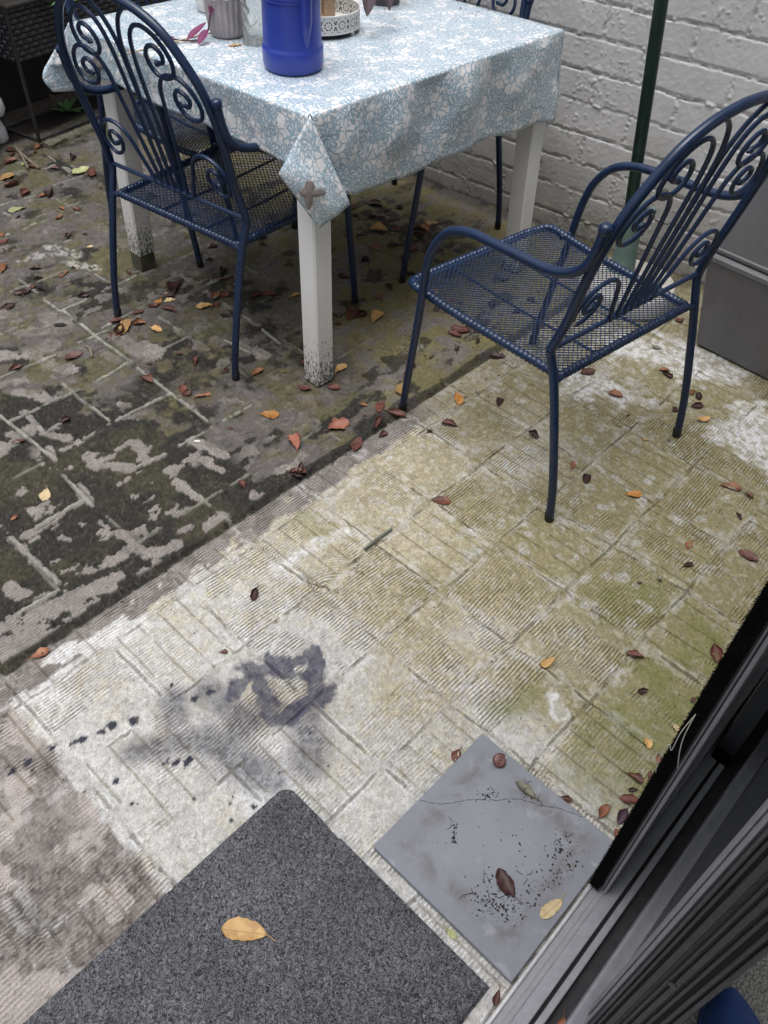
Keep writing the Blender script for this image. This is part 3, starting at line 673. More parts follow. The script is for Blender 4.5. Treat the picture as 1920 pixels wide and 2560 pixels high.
sill = thing('door_sill', 'grey aluminium sliding door sill with bright silver front edge and two rails', 'door sill', (0, 0, 0), ROT)
q = MB(); pbox(q, A0, A1, .0495, .0555, .004, .030, .0022); q.build('silver_nosing', dS, sill)
q = MB(); pbox(q, A0, A1, .029, .0495, .0, .0235, .001); pbox(q, A0, A1, .0375, .0392, .0235, .0246, .0004); q.build('outer_ledge', dA, sill)
q = MB(); pbox(q, A0, A1, .0085, .029, .0, .030, .0012); q.build('rail', dA, sill)
q = MB(); pbox(q, A0, A1, .0025, .0085, .0, .022); q.build('rail_slot', dK, sill)
q = MB(); pbox(q, A0, A1, -.0085, .0025, .0, .030, .0012); q.build('rail', dA, sill)
q = MB(); pbox(q, A0, A1, -.030, -.0085, .0, .008); q.build('channel', dC, sill)
q = MB(); 
prof = [(-.030, .008), (-.0302, .040), (-.0322, .0445), (-.036, .0450), (-.042, .042), (-.052, .040), (-.060, .040), (-.066, .030), (-.066, 0)]
q.grid([[(x, cc, zz_) for cc, zz_ in prof] for x in np.linspace(A0, A1, 3)]); q.build('inner_lip', dA, sill)

def leaf_panel(name, label, a0, a1, c0, c1, z0_, z1_, stile, mat, pile=None):
    th = thing(name, label, 'door', w2p(a0, (c0 + c1) / 2, z0_), ROT)
    d = (c1 - c0) / 2; L = a1 - a0; H = z1_ - z0_
    q = MB(); pbox(q, 0, stile, -d, d, 0, H, .0015)
    q.build('stile', mat, th)
    q = MB(); pbox(q, L - stile, L, -d, d, 0, H, .0015); q.build('stile', mat, th)
    q = MB(); pbox(q, stile, L - stile, -d, d, .0, .085, .0015); q.build('bottom_rail', mat, th)
    q = MB(); pbox(q, stile, L - stile, -d, d, H - .07, H, .0015); q.build('top_rail', mat, th)
    q = MB(); pbox(q, stile, L - stile, -.003, .003, .085, H - .07); q.build('pane', gl, th)
    return th, d, H
# outer leaf, pushed open along the outer track, with a pile brush on its leading edge
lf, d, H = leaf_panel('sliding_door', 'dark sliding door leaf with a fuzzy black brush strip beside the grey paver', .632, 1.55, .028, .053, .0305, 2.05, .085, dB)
q = MB()
rs = random.Random(3)
pile, t, b = new_mat('black_pile')
b.inputs['Base Color'].default_value = (.0045, .0045, .005, 1); b.inputs['Roughness'].default_value = .95
b.inputs['Specular IOR Level'].default_value = .1
pbox(q, -.012, .0, -d + .012, d + .004, 0.0, H)
for k in range(20000):
    zz_ = rs.uniform(.0, min(H, 1.5)); cc = rs.uniform(-d + .012, d + .005); L = rs.uniform(.0015, .0045)
    ax_ = rs.uniform(-.014, -.006)
    dx, dy, dz = -L * rs.uniform(.2, 1), L * rs.uniform(-.3, 1.0), L * rs.uniform(-.5, .5)
    wdt = .0006
    q.add([(ax_, cc - wdt, zz_), (ax_, cc + wdt, zz_), (ax_ + dx, cc + dy, zz_ + dz)], [(0, 1, 2)])
    q.add([(ax_, cc, zz_ - wdt), (ax_, cc, zz_ + wdt), (ax_ + dx, cc + dy, zz_ + dz)], [(0, 1, 2)])
q.build('brush_strip', pile, lf, smooth=False)
q = MB(); pbox(q, -.010, .0, -d - .001, -d + .004, 0, H, .001); pbox(q, -.006, 0, -d + .006, -d + .009, 0, H, .0008); q.build('edge_lip', dA, lf)
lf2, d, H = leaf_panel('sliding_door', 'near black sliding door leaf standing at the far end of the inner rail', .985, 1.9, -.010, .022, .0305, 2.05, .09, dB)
q = MB(); pbox(q, -.012, -.0003, -d - .003, d, -.004, .028, .004); q.build('brush_block', pile, lf2)
# inner leaf close to the camera: a ribbed stile seen from its end
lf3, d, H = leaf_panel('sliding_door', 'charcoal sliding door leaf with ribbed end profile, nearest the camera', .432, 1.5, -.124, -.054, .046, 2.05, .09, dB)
q = MB()
ribs = [(-d + .002, .0055), (-d + .0105, .005), (-d + .021, .0045), (-d + .029, .007), (-d + .039, .004), (-d + .0485, .008), (-d + .060, .004), (d - .0045, .0035)]
for (y0, wv_) in ribs: pbox(q, -.0075, -.0004, y0, y0 + wv_, .0, H, .0012)
q.build('edge_rib', dB, lf3)
q = MB(); pbox(q, -.004, -.0005, -d + .0155, -d + .0205, 0, H); pbox(q, -.004, -.0005, d - .012, d - .0055, 0, H); q.build('edge_gasket', dK, lf3)
q = MB()
q.lathe([(.0, -.0022), (.003, -.002), (.0048, -.0008), (.005, 0.0008), (.0, .0012)], segs=16)
sc_ = q.build('screw', simple('dull_screw', (.14, .13, .12), rough=.45, metal=.6), lf3, loc=(-.0085, -d + .036, .36)); sc_.rotation_euler = (0, R(-90), 0)
q = MB(); pbox(q, 0.0, .085, d + .0003, d + .004, 0, H, .0015); pbox(q, .02, .05, d + .004, d + .008, 0, H, .003); q.build('face_trim', dA, lf3)

# room behind the door; unseen ceiling and lintel added to darken the frames
mR = simple('room_plaster', (.50, .49, .47), rough=.9, scale=8)
q = MB()
pbox(q, -2.6, 2.6, -1.0, -.13, 2.22, 2.32)
pbox(q, -2.6, 2.6, -.13, .06, 2.10, 2.9); 
rm = q.build('unseen_ceiling_lintel', mR, smooth=False); rm.rotation_euler = (0, 0, ROT); tag(rm, kind='structure')
m, t, b = new_mat('grey_loop_carpet')
oc = coord(t)
vo = nd(t, 'ShaderNodeTexVoronoi'); vo.inputs['Scale'].default_value = 190; ln(t, oc, vo.inputs['Vector'])
rr_ = ramp(t, vo.outputs['Distance'], [(.1, (.44, .43, .40)), (.62, (.11, .105, .10))])
ln(t, mixc(t, noise(t, oc, 90, 3), rr_.outputs[0], (.33, .32, .29)), b.inputs['Base Color']); b.inputs['Roughness'].default_value = .95
bump(t, b, mth(t, 'SUBTRACT', 1, vo.outputs['Distance']), 1.0, .004)
q = MB(); pbox(q, -2.6, 2.6, -3.2, -.066, .004, .034)
cpt = q.build('carpet', m, smooth=False); cpt.rotation_euler = (0, 0, ROT); tag(cpt, kind='structure')
# blue clog on the carpet
mE = simple('blue_foam', (.018, .055, .20), (.014, .045, .17), .55, scale=40, bmp=.15, bscale=300)
clog = thing('clog', 'blue foam garden clog lying on the grey indoor carpet', 'shoe', w2p(.468, -.300, .034), ROT + R(39))
def clog_ring(s, z):
    return s
rows = []
for i in range(25):
    tt = i / 24
    x = -.02 + .21 * tt
    wd_ = .047 * math.sin(math.pi * min(1, (tt * .92 + .06))) ** .42 * (1.0 + .12 * math.sin(math.pi * tt))
    hgt = .030 + .042 * math.sin(math.pi * min(1, .12 + tt * .75)) ** 1.2
    ring = []
    for k in range(21):
        aa = math.pi * k / 20
        ring.append((x, wd_ * math.cos(aa), .012 + hgt * math.sin(aa) ** .75))
    rows.append(ring)
q = MB(); q.grid(rows); q.build('upper', mE, clog)
q = MB()
so = [(x_[0][0], x_[0][1] * 1.06) for x_ in rows] + [(x_[-1][0], x_[-1][1] * 1.06) for x_ in rows[::-1]]
n_ = len(so)
q.add([(x_, y_, 0) for x_, y_ in so] + [(x_, y_, .016) for x_, y_ in so], [tuple(range(n_ - 1, -1, -1)), tuple(range(n_, 2 * n_))] + [(i, (i + 1) % n_, n_ + (i + 1) % n_, n_ + i) for i in range(n_)])
q.build('sole', mE, clog)
mH = simple('vent_hole_shade_painted', (.006, .012, .04), rough=.8)  # dark plugs; the shade inside the holes is put into the colour
for hx, hy in ((.075, .022), (.075, -.022), (.105, .026), (.105, -.026), (.13, 0.0), (.13, .03), (.055, 0)):
    i = min(24, max(0, int(round((hx + .02) / .21 * 24)))); k = int(round(math.acos(max(-1, min(1, hy / max(rows[i][0][1], .001)))) / math.pi * 20))
    pz = rows[i][k]
    q = MB(); q.lathe([(.0, .0), (.0052, .0), (.0066, .0012), (.0066, .0022), (.0048, .0026), (.0044, .0010), (0, .0008)], segs=14)
    ho = q.build('vent_hole', mH, clog, loc=(pz[0], pz[1], pz[2] - .0006)); ho.rotation_euler = (-hy * 18, 0, 0)

# ------------------------------------------------------------------ doormat and paver
m, t, b = new_mat('grey_curl_mat')
oc = coord(t)
wn = nd(t, 'ShaderNodeTexNoise'); wn.inputs['Scale'].default_value = 90; wn.inputs['Detail'].default_value = 2; ln(t, oc, wn.inputs['Vector'])
wc = mixc(t, .012, oc, wn.outputs['Color'], 'LINEAR_LIGHT')
na = noise(t, wc, 215, 2, .55)
worm = mth(t, 'ABSOLUTE', mth(t, 'SUBTRACT', na, .5))
rr_ = ramp(t, worm, [(.0, (.255, .26, .288)), (.05, (.13, .133, .150)), (.14, (.024, .024, .028))])
bigv = nd(t, 'ShaderNodeMapRange', i_1=.3, i_2=.7, i_3=.72, i_4=1.15); ln(t, noise(t, oc, 7, 4), bigv.inputs[0])
ln(t, mixc(t, 1.0, rr_.outputs[0], bigv.outputs[0], 'MULTIPLY'), b.inputs['Base Color'])
b.inputs['Roughness'].default_value = .85
bump(t, b, mth(t, 'SUBTRACT', .2, worm), 1.0, .01)
ML, MW, rc = .60, .452, .028
def rrect(x0, x1, y0, y1, r, n=8, only=None):
    out = []
    for cx_, cy_, a0 in ((x1 - r, y1 - r, 0), (x0 + r, y1 - r, 90), (x0 + r, y0 + r, 180), (x1 - r, y0 + r, 270)):
        for k in range(n + 1):
            aa = R(a0 + 90 * k / n); out.append((cx_ + r * math.cos(aa), cy_ + r * math.sin(aa)))
    return out
mg = np.arange(-.42, .3935, .0026); mc_ = np.arange(.0815, .5565, .0026)
MA, MC = np.meshgrid(mg, mc_, indexing='ij')
inx = np.minimum(np.minimum(.3925 - MA, MA + .42), np.minimum(.5555 - MC, MC - .0815))
mh = .0075 + .0045 * vnoise(MA.ravel() / .0042, MC.ravel() / .0042, 301).reshape(MA.shape) + .0015 * vnoise(MA.ravel() / .0021, MC.ravel() / .0021, 302).reshape(MA.shape)
mh = np.where(inx < .004, .001, mh)
ox_, oy_ = np.clip(MA - (.3925 - rc), 0, None), np.clip(MC - (.5555 - rc), 0, None)
rad = np.hypot(ox_, oy_); k_ = np.where(rad > rc, rc / np.maximum(rad, 1e-6), 1)
MA2 = np.where((ox_ > 0) & (oy_ > 0), .3925 - rc + ox_ * k_, MA); MC2 = np.where((ox_ > 0) & (oy_ > 0), .5555 - rc + oy_ * k_, MC)
mh = np.where(rad > rc - .003, .001, mh)
q = MB(); q.grid(np.stack([MA2, MC2, mh + .0005], -1))
mat_o = q.build('doormat', m); mat_o.rotation_euler = (0, 0, ROT)
tag(mat_o, 'dark grey curly pile doormat with a rounded corner in front of the door', 'doormat')

m, t, b = new_mat('grey_slate_paver')
oc = coord(t)
n1 = noise(t, oc, 11, 5, .6); n2 = noise(t, oc, 260, 4, .6); n3 = noise(t, oc, 26, 6, .7, .4); n4 = noise(t, oc, 95, 5, .7)
r1 = ramp(t, n1, [(.3, (.142, .150, .178)), (.5, (.172, .182, .213)), (.75, (.202, .212, .241))])
sep = nd(t, 'ShaderNodeSeparateXYZ'); ln(t, oc, sep.inputs[0])
bx_ = mth(t, 'MAXIMUM', mth(t, 'ABSOLUTE', sep.outputs[0]), mth(t, 'ABSOLUTE', sep.outputs[1]))
ringd = mth(t, 'ABSOLUTE', mth(t, 'SUBTRACT', bx_, mth(t, 'ADD', .108, mth(t, 'MULTIPLY', mth(t, 'SUBTRACT', n1, .5), .05))))
ringm = nd(t, 'ShaderNodeMapRange', i_1=.003, i_2=.026, i_3=1.0, i_4=0.0); ln(t, ringd, ringm.inputs[0])
dust = nd(t, 'ShaderNodeMapRange', i_1=.44, i_2=.60); ln(t, n3, dust.inputs[0])
dm = mth(t, 'MULTIPLY', mth(t, 'MULTIPLY', ringm.outputs[0], dust.outputs[0]), .50)
cen_ = nd(t, 'ShaderNodeMapRange', i_1=.01, i_2=.10, i_3=.35, i_4=0.0); ln(t, bx_, cen_.inputs[0])
c0_ = mixc(t, mth(t, 'MULTIPLY', cen_.outputs[0], 1.0), r1.outputs[0], (.27, .28, .31))
c1 = mixc(t, dm, c0_, (.075, .058, .042))
dots = nd(t, 'ShaderNodeMapRange', i_1=.665, i_2=.70); ln(t, n4, dots.inputs[0])
dm2 = mth(t, 'MULTIPLY', mth(t, 'MULTIPLY', dots.outputs[0], mth(t, 'ADD', ringm.outputs[0], .12)), .9)
c1 = mixc(t, dm2, c1, (.022, .020, .016))
sc1 = nd(t, 'ShaderNodeMapRange', i_1=.60, i_2=.74); ln(t, noise(t, oc, 17, 3, .5, 1.2), sc1.inputs[0])
c1 = mixc(t, mth(t, 'MULTIPLY', sc1.outputs[0], .30), c1, (.40, .41, .44))
ln(t, c1, b.inputs['Base Color'])
rgh = nd(t, 'ShaderNodeMapRange', i_1=.3, i_2=.7, i_3=.42, i_4=.62); ln(t, n1, rgh.inputs[0]); ln(t, rgh.outputs[0], b.inputs['Roughness'])
bump(t, b, n2, .12, .001)
q = MB(); q.box((0, 0, .0075), (.300, .299, .013), 0, .0012)
pv = q.build('paver', m); pv.location = w2p(.567, .2105, .0005); pv.rotation_euler = (0, 0, ROT)
tag(pv, 'smooth square blue grey paving tile lying loose beside the doormat', 'paver')
# hairline crack drawn in soil across the tile
mD = simple('damp_soil', (.030, .024, .017), (.012, .010, .008), .9, scale=300, bmp=.6, bscale=900)
rs = random.Random(21)
q = MB()
zt = .0145
crk = spline([(.535, .356, zt), (.552, .33, zt), (.575, .31, zt), (.60, .292, zt), (.635, .255, zt), (.662, .23, zt), (.680, .195, zt), (.7, .165, zt), (.714, .13, zt)], 10)
crk = [(p_[0] + rs.uniform(-.0012, .0012), p_[1] + rs.uniform(-.0012, .0012), zt) for p_ in crk]
q.tube([w2p(*p_) for p_ in crk], [.0002 + .0004 * abs(math.sin(i * .7)) for i in range(len(crk))], 5)
tag(q.build('soil_line', mD), 'thin dark line of soil curving across the grey paving tile', 'soil line')
q = MB()
def crumb(mbx, x, y, z_, s):
    an = rs.uniform(0, 6.28); ca_, sa_ = math.cos(an), math.sin(an); e_ = rs.uniform(.5, 2.6)
    pts = [(1, 0, 0), (0, 1, 0), (-1, 0, 0), (0, -1, 0), (0, 0, 1), (0, 0, -.4)]
    vv = [(x + s * (ca_ * p_[0] * e_ - sa_ * p_[1]), y + s * (sa_ * p_[0] * e_ + ca_ * p_[1]), z_ + s * .7 * p_[2] + rs.uniform(0, .0003)) for p_ in pts]
    mbx.add(vv, [(0, 1, 4), (1, 2, 4), (2, 3, 4), (3, 0, 4), (1, 0, 5), (2, 1, 5), (3, 2, 5), (0, 3, 5)])
CL = [((.478, .165), (.500, .118), .010, 230), ((.500, .150), (.520, .135), .010, 60), ((.478, .19), (.485, .15), .012, 70), ((.66, .13), (.61, .095), .012, 130), ((.60, .10), (.575, .115), .012, 70), ((.56, .12), (.52, .115), .010, 50),
      ((.690, .24), (.68, .205), .006, 60), ((.545, .285), (.515, .262), .003, 60), ((.635, .265), (.615, .29), .006, 50), ((.52, .19), (.505, .168), .006, 40), ((.60, .15), (.56, .16), .03, 30), ((.48, .26), (.66, .16), .07, 70)]
for (p0, p1, sp, n_) in CL:
    for _ in range(int(n_ * .55)):
        tt = rs.random(); x, y = p0[0] + (p1[0] - p0[0]) * tt + rs.gauss(0, sp), p0[1] + (p1[1] - p0[1]) * tt + rs.gauss(0, sp)
        if not (.422 < x < .712 and .066 < y < .355): continue
        W = w2p(x, y); crumb(q, W[0], W[1], zt + .0002, rs.choice((.0005, .0006, .0008, .0012, .0018)))
for _ in range(26):                                       # a few short rootlets
    p0, p1, sp, n_ = rs.choice(CL); x, y = p0[0] + rs.gauss(0, sp), p0[1] + rs.gauss(0, sp)
    if not (.43 < x < .70 and .075 < y < .345): continue
    an = rs.uniform(0, 6.3); pts = []
    for k in range(6):
        pts.append(w2p(x, y, zt + .0006)); an += rs.uniform(-.8, .8); x += .0028 * math.cos(an); y += .0028 * math.sin(an)
    q.tube(pts, .00045, 4)
tag(q.build('soil_crumbs', mD, smooth=False), kind='stuff')
# dirt and grit spread thinly over the patio
q = MB()
for _ in range(1500):
    x, y = rs.uniform(.0, 2.2), rs.uniform(.12, 3.0)
    if (.40 < x < .73 and .05 < y < .37) or (x < .4 and .09 < y < .57): continue
    W = w2p(x, y); crumb(q, W[0], W[1], .0025, rs.choice((.0006, .0009, .0012, .0018)) * (1.3 if y > 1.1 else .8))
for _ in range(700):                                      # litter along the crack and below the table
    if rs.random() < .4: x, y = rs.uniform(.15, 1.35), 1.135 + rs.gauss(0, .008)
    else: x, y = rs.gauss(1.72, .22), rs.gauss(1.25, .17)
    W = w2p(x, y); crumb(q, W[0], W[1], .002, rs.choice((.001, .0016, .0024)))
tag(q.build('grit', mD, smooth=False), kind='stuff')
# ------------------------------------------------------------------ table
TN, TR, TL = vec((-.203, 1.852)), vec((.436, 2.562)), vec((-.903, 2.416))
uR = (TR - TN) / np.linalg.norm(TR - TN); uL = (TL - TN) / np.linalg.norm(TL - TN)
LR_, LL_ = np.linalg.norm(TR - TN), np.linalg.norm(TL - TN)
TF = TR + TL - TN
TZ = .735
table_rz = math.atan2(uR[1], uR[0])
m, t, b = new_mat('white_plastic_leg')
oc = coord(t); sep = nd(t, 'ShaderNodeSeparateXYZ'); ln(t, oc, sep.inputs[0])
mp = nd(t, 'ShaderNodeMapping'); mp.inputs['Scale'].default_value = (1, 1, .45); ln(t, oc, mp.inputs[0])
nn = noise(t, mp.outputs[0], 210, 4, .7)
zr = nd(t, 'ShaderNodeMapRange', i_1=.0, i_2=.26, i_3=.47, i_4=.74); ln(t, sep.outputs[2], zr.inputs[0])
thr = mth(t, 'GREATER_THAN', nn, mth(t, 'MULTIPLY', zr.outputs[0], 1.0))
zl = nd(t, 'ShaderNodeMapRange', i_1=.0, i_2=.30, i_3=1.0, i_4=0.0); ln(t, sep.outputs[2], zl.inputs[0])
c1 = mixc(t, noise(t, oc, 25, 4), (.72, .72, .72), (.80, .80, .80))
c1 = mixc(t, mth(t, 'MULTIPLY', zl.outputs[0], .35), c1, (.36, .33, .27))
c1 = mixc(t, mth(t, 'MULTIPLY', thr, .9), c1, (.035, .033, .028))
ln(t, c1, b.inputs['Base Color']); b.inputs['Roughness'].default_value = .42
mLeg = m
mTop = simple('white_plastic_top', (.72, .72, .71), (.66, .66, .65), .45)
mFoot = simple('mossy_wooden_foot', (.10, .095, .06), (.045, .042, .030), .85, scale=30, bmp=.6, bscale=120)
tb = thing('garden_table', 'white plastic garden table with square legs under a patterned cloth', 'table', (float(TN[0]), float(TN[1]), 0), table_rz)
def tl(world2):                                     # world xy -> table local
    d = vec(world2) - TN
    return (float(d @ uR), float(-(d[0] * uR[1] - d[1] * uR[0])) if False else float(uR[0] * d[1] - uR[1] * d[0]))
lwid = .062
q = MB(); q.box((LR_ / 2, LL_ / 2, .716), (LR_ - .004, LL_ - .004, .034), 0, .006); q.build('tabletop', mTop, tb)
q = MB()
for (x0, x1, y0, y1) in ((.07, LR_ - .07, .030, .045), (.07, LR_ - .07, LL_ - .045, LL_ - .030), (.030, .045, .07, LL_ - .07), (LR_ - .045, LR_ - .030, .07, LL_ - .07)):
    q.box(((x0 + x1) / 2, (y0 + y1) / 2, .665), (x1 - x0, y1 - y0, .065), 0, .002)
q.build('apron', mTop, tb)
for (x, y, fz_) in ((.036, .036, 0), (LR_ - .036, .036, 0), (.036, LL_ - .036, .055), (LR_ - .036, LL_ - .036, 0)):
    q = MB(); q.box((0, 0, (.699 - fz_) / 2), (lwid, lwid, .699 - fz_), 0, .005)
    sx_, sy_ = (-1 if x < .4 else 1), (-1 if y < .4 else 1)
    q.v = [(vx + sx_ * .016 * (1 - (vz + fz_) / .70), vy + sy_ * .016 * (1 - (vz + fz_) / .70), vz) for vx, vy, vz in q.v]
    lo = q.build('leg', mLeg, tb, loc=(x, y, fz_ + .0015))
    if fz_:
        q = MB(); q.box((sx_ * .0155, sy_ * .0155, fz_ / 2), (.058, .058, fz_ - .001), 0, .003); q.build('foot', mFoot, lo, loc=(0, 0, -fz_))

# ------------------------------------------------------------------ tablecloth
m, t, b = new_mat('floral_oilcloth')
uvn = nd(t, 'ShaderNodeUVMap')
n0 = nd(t, 'ShaderNodeTexNoise'); n0.inputs['Scale'].default_value = 26; n0.inputs['Detail'].default_value = 2; ln(t, uvn.outputs[0], n0.inputs['Vector'])
uw = mixc(t, .016, uvn.outputs[0], n0.outputs['Color'], 'LINEAR_LIGHT')
def vor(scale, feat, rnd=1.0):
    n = nd(t, 'ShaderNodeTexVoronoi', voronoi_dimensions='2D', feature=feat)
    n.inputs['Scale'].default_value = scale
    n.inputs['Randomness'].default_value = rnd
    ln(t, uw, n.inputs['Vector']); return n
v1 = vor(42, 'DISTANCE_TO_EDGE'); v2 = vor(88, 'DISTANCE_TO_EDGE')
l1 = mth(t, 'LESS_THAN', v1.outputs['Distance'], .066)
l2 = mth(t, 'LESS_THAN', v2.outputs['Distance'], .13)
reg = nd(t, 'ShaderNodeMapRange', i_1=.50, i_2=.53); 
nreg = nd(t, 'ShaderNodeTexNoise', noise_dimensions='2D'); nreg.inputs['Scale'].default_value = 16; nreg.inputs['Detail'].default_value = 2; ln(t, uvn.outputs[0], nreg.inputs['Vector'])
ln(t, nreg.outputs[0], reg.inputs[0])
l2m = mth(t, 'MULTIPLY', l2, reg.outputs[0])
fine = mth(t, 'MAXIMUM', l1, l2m)
def flowers(scale, rad, petals, seedoff):
    mpn = nd(t, 'ShaderNodeVectorMath', operation='ADD'); ln(t, uw, mpn.inputs[0]); mpn.inputs[1].default_value = (seedoff, seedoff * 1.7, 0)
    vf = nd(t, 'ShaderNodeTexVoronoi', voronoi_dimensions='2D', feature='F1'); vf.inputs['Scale'].default_value = scale; vf.inputs['Randomness'].default_value = .85
    ln(t, mpn.outputs[0], vf.inputs['Vector'])
    df = nd(t, 'ShaderNodeVectorMath', operation='SUBTRACT'); ln(t, mpn.outputs[0], df.inputs[0]); ln(t, vf.outputs['Position'], df.inputs[1])
    sx = nd(t, 'ShaderNodeSeparateXYZ'); ln(t, df.outputs[0], sx.inputs[0])
    ang = mth(t, 'ARCTAN2', sx.outputs[1], sx.outputs[0])
    ln_ = nd(t, 'ShaderNodeVectorMath', operation='LENGTH'); ln(t, df.outputs[0], ln_.inputs[0])
    r_ = ln_.outputs['Value']
    pet = mth(t, 'ABSOLUTE', mth(t, 'COSINE', mth(t, 'MULTIPLY', ang, petals / 2)))
    lim = mth(t, 'MULTIPLY', mth(t, 'MULTIPLY_ADD', pet, .62, .42), rad)
    inside = mth(t, 'LESS_THAN', r_, lim)
    slit = mth(t, 'GREATER_THAN', pet, .93)
    rr0 = mth(t, 'MULTIPLY', mth(t, 'GREATER_THAN', r_, rad * .34), mth(t, 'LESS_THAN', r_, rad * .74))
    cut = mth(t, 'MULTIPLY', slit, rr0)
    dot = mth(t, 'LESS_THAN', mth(t, 'ABSOLUTE', mth(t, 'SUBTRACT', r_, rad * .17)), rad * .05)
    keep = mth(t, 'MULTIPLY', inside, mth(t, 'SUBTRACT', 1.0, mth(t, 'MAXIMUM', cut, dot)))
    return inside, keep
i1, k1 = flowers(13.0, .031, 8, .0)
i2, k2 = flowers(20.0, .0165, 6, .37)
f = mth(t, 'MAXIMUM', mth(t, 'MULTIPLY', fine, mth(t, 'SUBTRACT', 1.0, i2)), k2)
f = mth(t, 'MAXIMUM', mth(t, 'MULTIPLY', f, mth(t, 'SUBTRACT', 1.0, i1)), k1)
c1 = mixc(t, f, (.82, .815, .84), (.335, .465, .56))
geo = nd(t, 'ShaderNodeNewGeometry')
c1 = mixc(t, mth(t, 'MULTIPLY', geo.outputs['Backfacing'], .9), c1, (.62, .61, .60))
ln(t, c1, b.inputs['Base Color']); b.inputs['Roughness'].default_value = .36
b.inputs['Specular IOR Level'].default_value = .8
b.inputs['Coat Weight'].default_value = .6
b.inputs['Coat Roughness'].default_value = .3
bump(t, b, noise(t, uvn.outputs[0], 13, 3), .5, .014)
mCloth = m

cv, cf, cuv = [], [], []
def cloth_patch(P, UV, flip=False):
    P = np.asarray(P, float); UV = np.asarray(UV, float); n, k = P.shape[:2]; o = len(cv)
    cv.extend(map(tuple, P.reshape(-1, 3))); cuv.extend(map(tuple, UV.reshape(-1, 2)))
    for i in range(n - 1):
        for j in range(k - 1):
            fct = (o + i * k + j, o + i * k + j + 1, o + (i + 1) * k + j + 1, o + (i + 1) * k + j)
            cf.append(fct[::-1] if flip else fct)
CZ = TZ + .0025
nU = 60
S_, T_ = np.meshgrid(np.linspace(0, 1, nU), np.linspace(0, 1, nU), indexing='ij')
XY = TN + S_[..., None] * (TR - TN) + T_[..., None] * (TL - TN)
rip = (fbm(S_.ravel(), T_.ravel(), .25, 3, 401).reshape(S_.shape) - .5) * .003
rip = rip * np.minimum(np.minimum(S_, 1 - S_), np.minimum(T_, 1 - T_)).clip(0, .1) * 10
cloth_patch(np.concatenate([XY, (CZ + rip)[..., None]], -1), np.stack([S_ * LR_, T_ * LL_], -1))
def side(A_, B_, outn, drops, uvA, uvd, uvo, seed, wav=.010, flare=.06, nu=110, nvv=26, flip=False, puffs=()):
    """a hanging side of the cloth: rolls over the edge, then falls with shallow folds"""
    L = np.linalg.norm(B_ - A_)
    ss = np.linspace(0, 1, nu)
    dr = np.interp(ss, [d[0] for d in drops], [d[1] for d in drops])
    dr = dr + (fbm(ss * L, ss * 0, .06, 2, seed + 9) - .5) * .008
    P = np.zeros((nu, nvv, 3)); UV = np.zeros((nu, nvv, 2)); rr = .0065
    for j in range(nvv):
        v = j / (nvv - 1)
        if j <= 4:
            a_ = (math.pi / 2) * j / 4; o = rr * math.sin(a_); dz = rr * (1 - math.cos(a_)); arc = np.full(nu, rr * a_)
        else:
            q_ = (j - 4) / (nvv - 5); fall = (dr - rr) * q_
            wv_ = (fbm(ss * L, ss * 0 + q_ * .18, .17, 2, seed) - .5) * 2
            wv2 = (fbm(ss * L + .3, ss * 0 + q_ * .25, .06, 2, seed + 3) - .5) * 2
            o = rr + fall * flare + wv_ * wav * 2.2 * q_ ** .8 + wv2 * wav * .35 * q_
            for (ps, pq, pr, pa) in puffs:
                o = o + pa * np.exp(-((ss - ps) * L / pr) ** 2 - ((q_ - pq) / .33) ** 2)
            o = np.maximum(o, .001 + rr * .2); dz = rr + fall; arc = rr * math.pi / 2 + fall
        base = A_ + ss[:, None] * (B_ - A_)
        P[:, j, :2] = base + (outn * np.broadcast_to(np.asarray(o), (nu,))[:, None])
        P[:, j, 2] = CZ - dz
        UV[:, j] = np.array(uvA) + ss[:, None] * L * np.array(uvd) + np.asarray(arc)[:, None] * np.array(uvo)
    cloth_patch(P, UV, flip)
    return P
oNR, oNL = -uL, -uR
sNR = side(TN, TR, oNR, [(0, .185), (.08, .195), (.13, .212), (.17, .214), (.25, .222), (.345, .232), (.40, .228), (.45, .214), (.55, .217), (.7, .222), (.9, .228), (1, .24)], (0, 0), (1, 0), (0, -1), 411, wav=.011, flare=.05, flip=True,
     puffs=((.10, .4, .05, .008), (.28, .45, .05, .020), (.42, .30, .05, -.012), (.55, .35, .07, .020), (.68, .6, .05, -.014), (.78, .45, .06, .012), (.90, .3, .05, .018)))
sNL = side(TN, TL, oNL, [(0, .128), (.1, .124), (.3, .118), (.6, .116), (.8, .105), (1, .100)], (0, 0), (0, 1), (-1, 0), 421, wav=.006, flare=.05)
side(TL, TF, uL, [(0, .175), (.5, .16), (1, .16)], (0, LL_), (1, 0), (0, 1), 431, flip=True)
side(TR, TF, uR, [(0, .13), (.06, .15), (.5, .16), (1, .16)], (LR_, 0), (0, 1), (1, 0), 441)
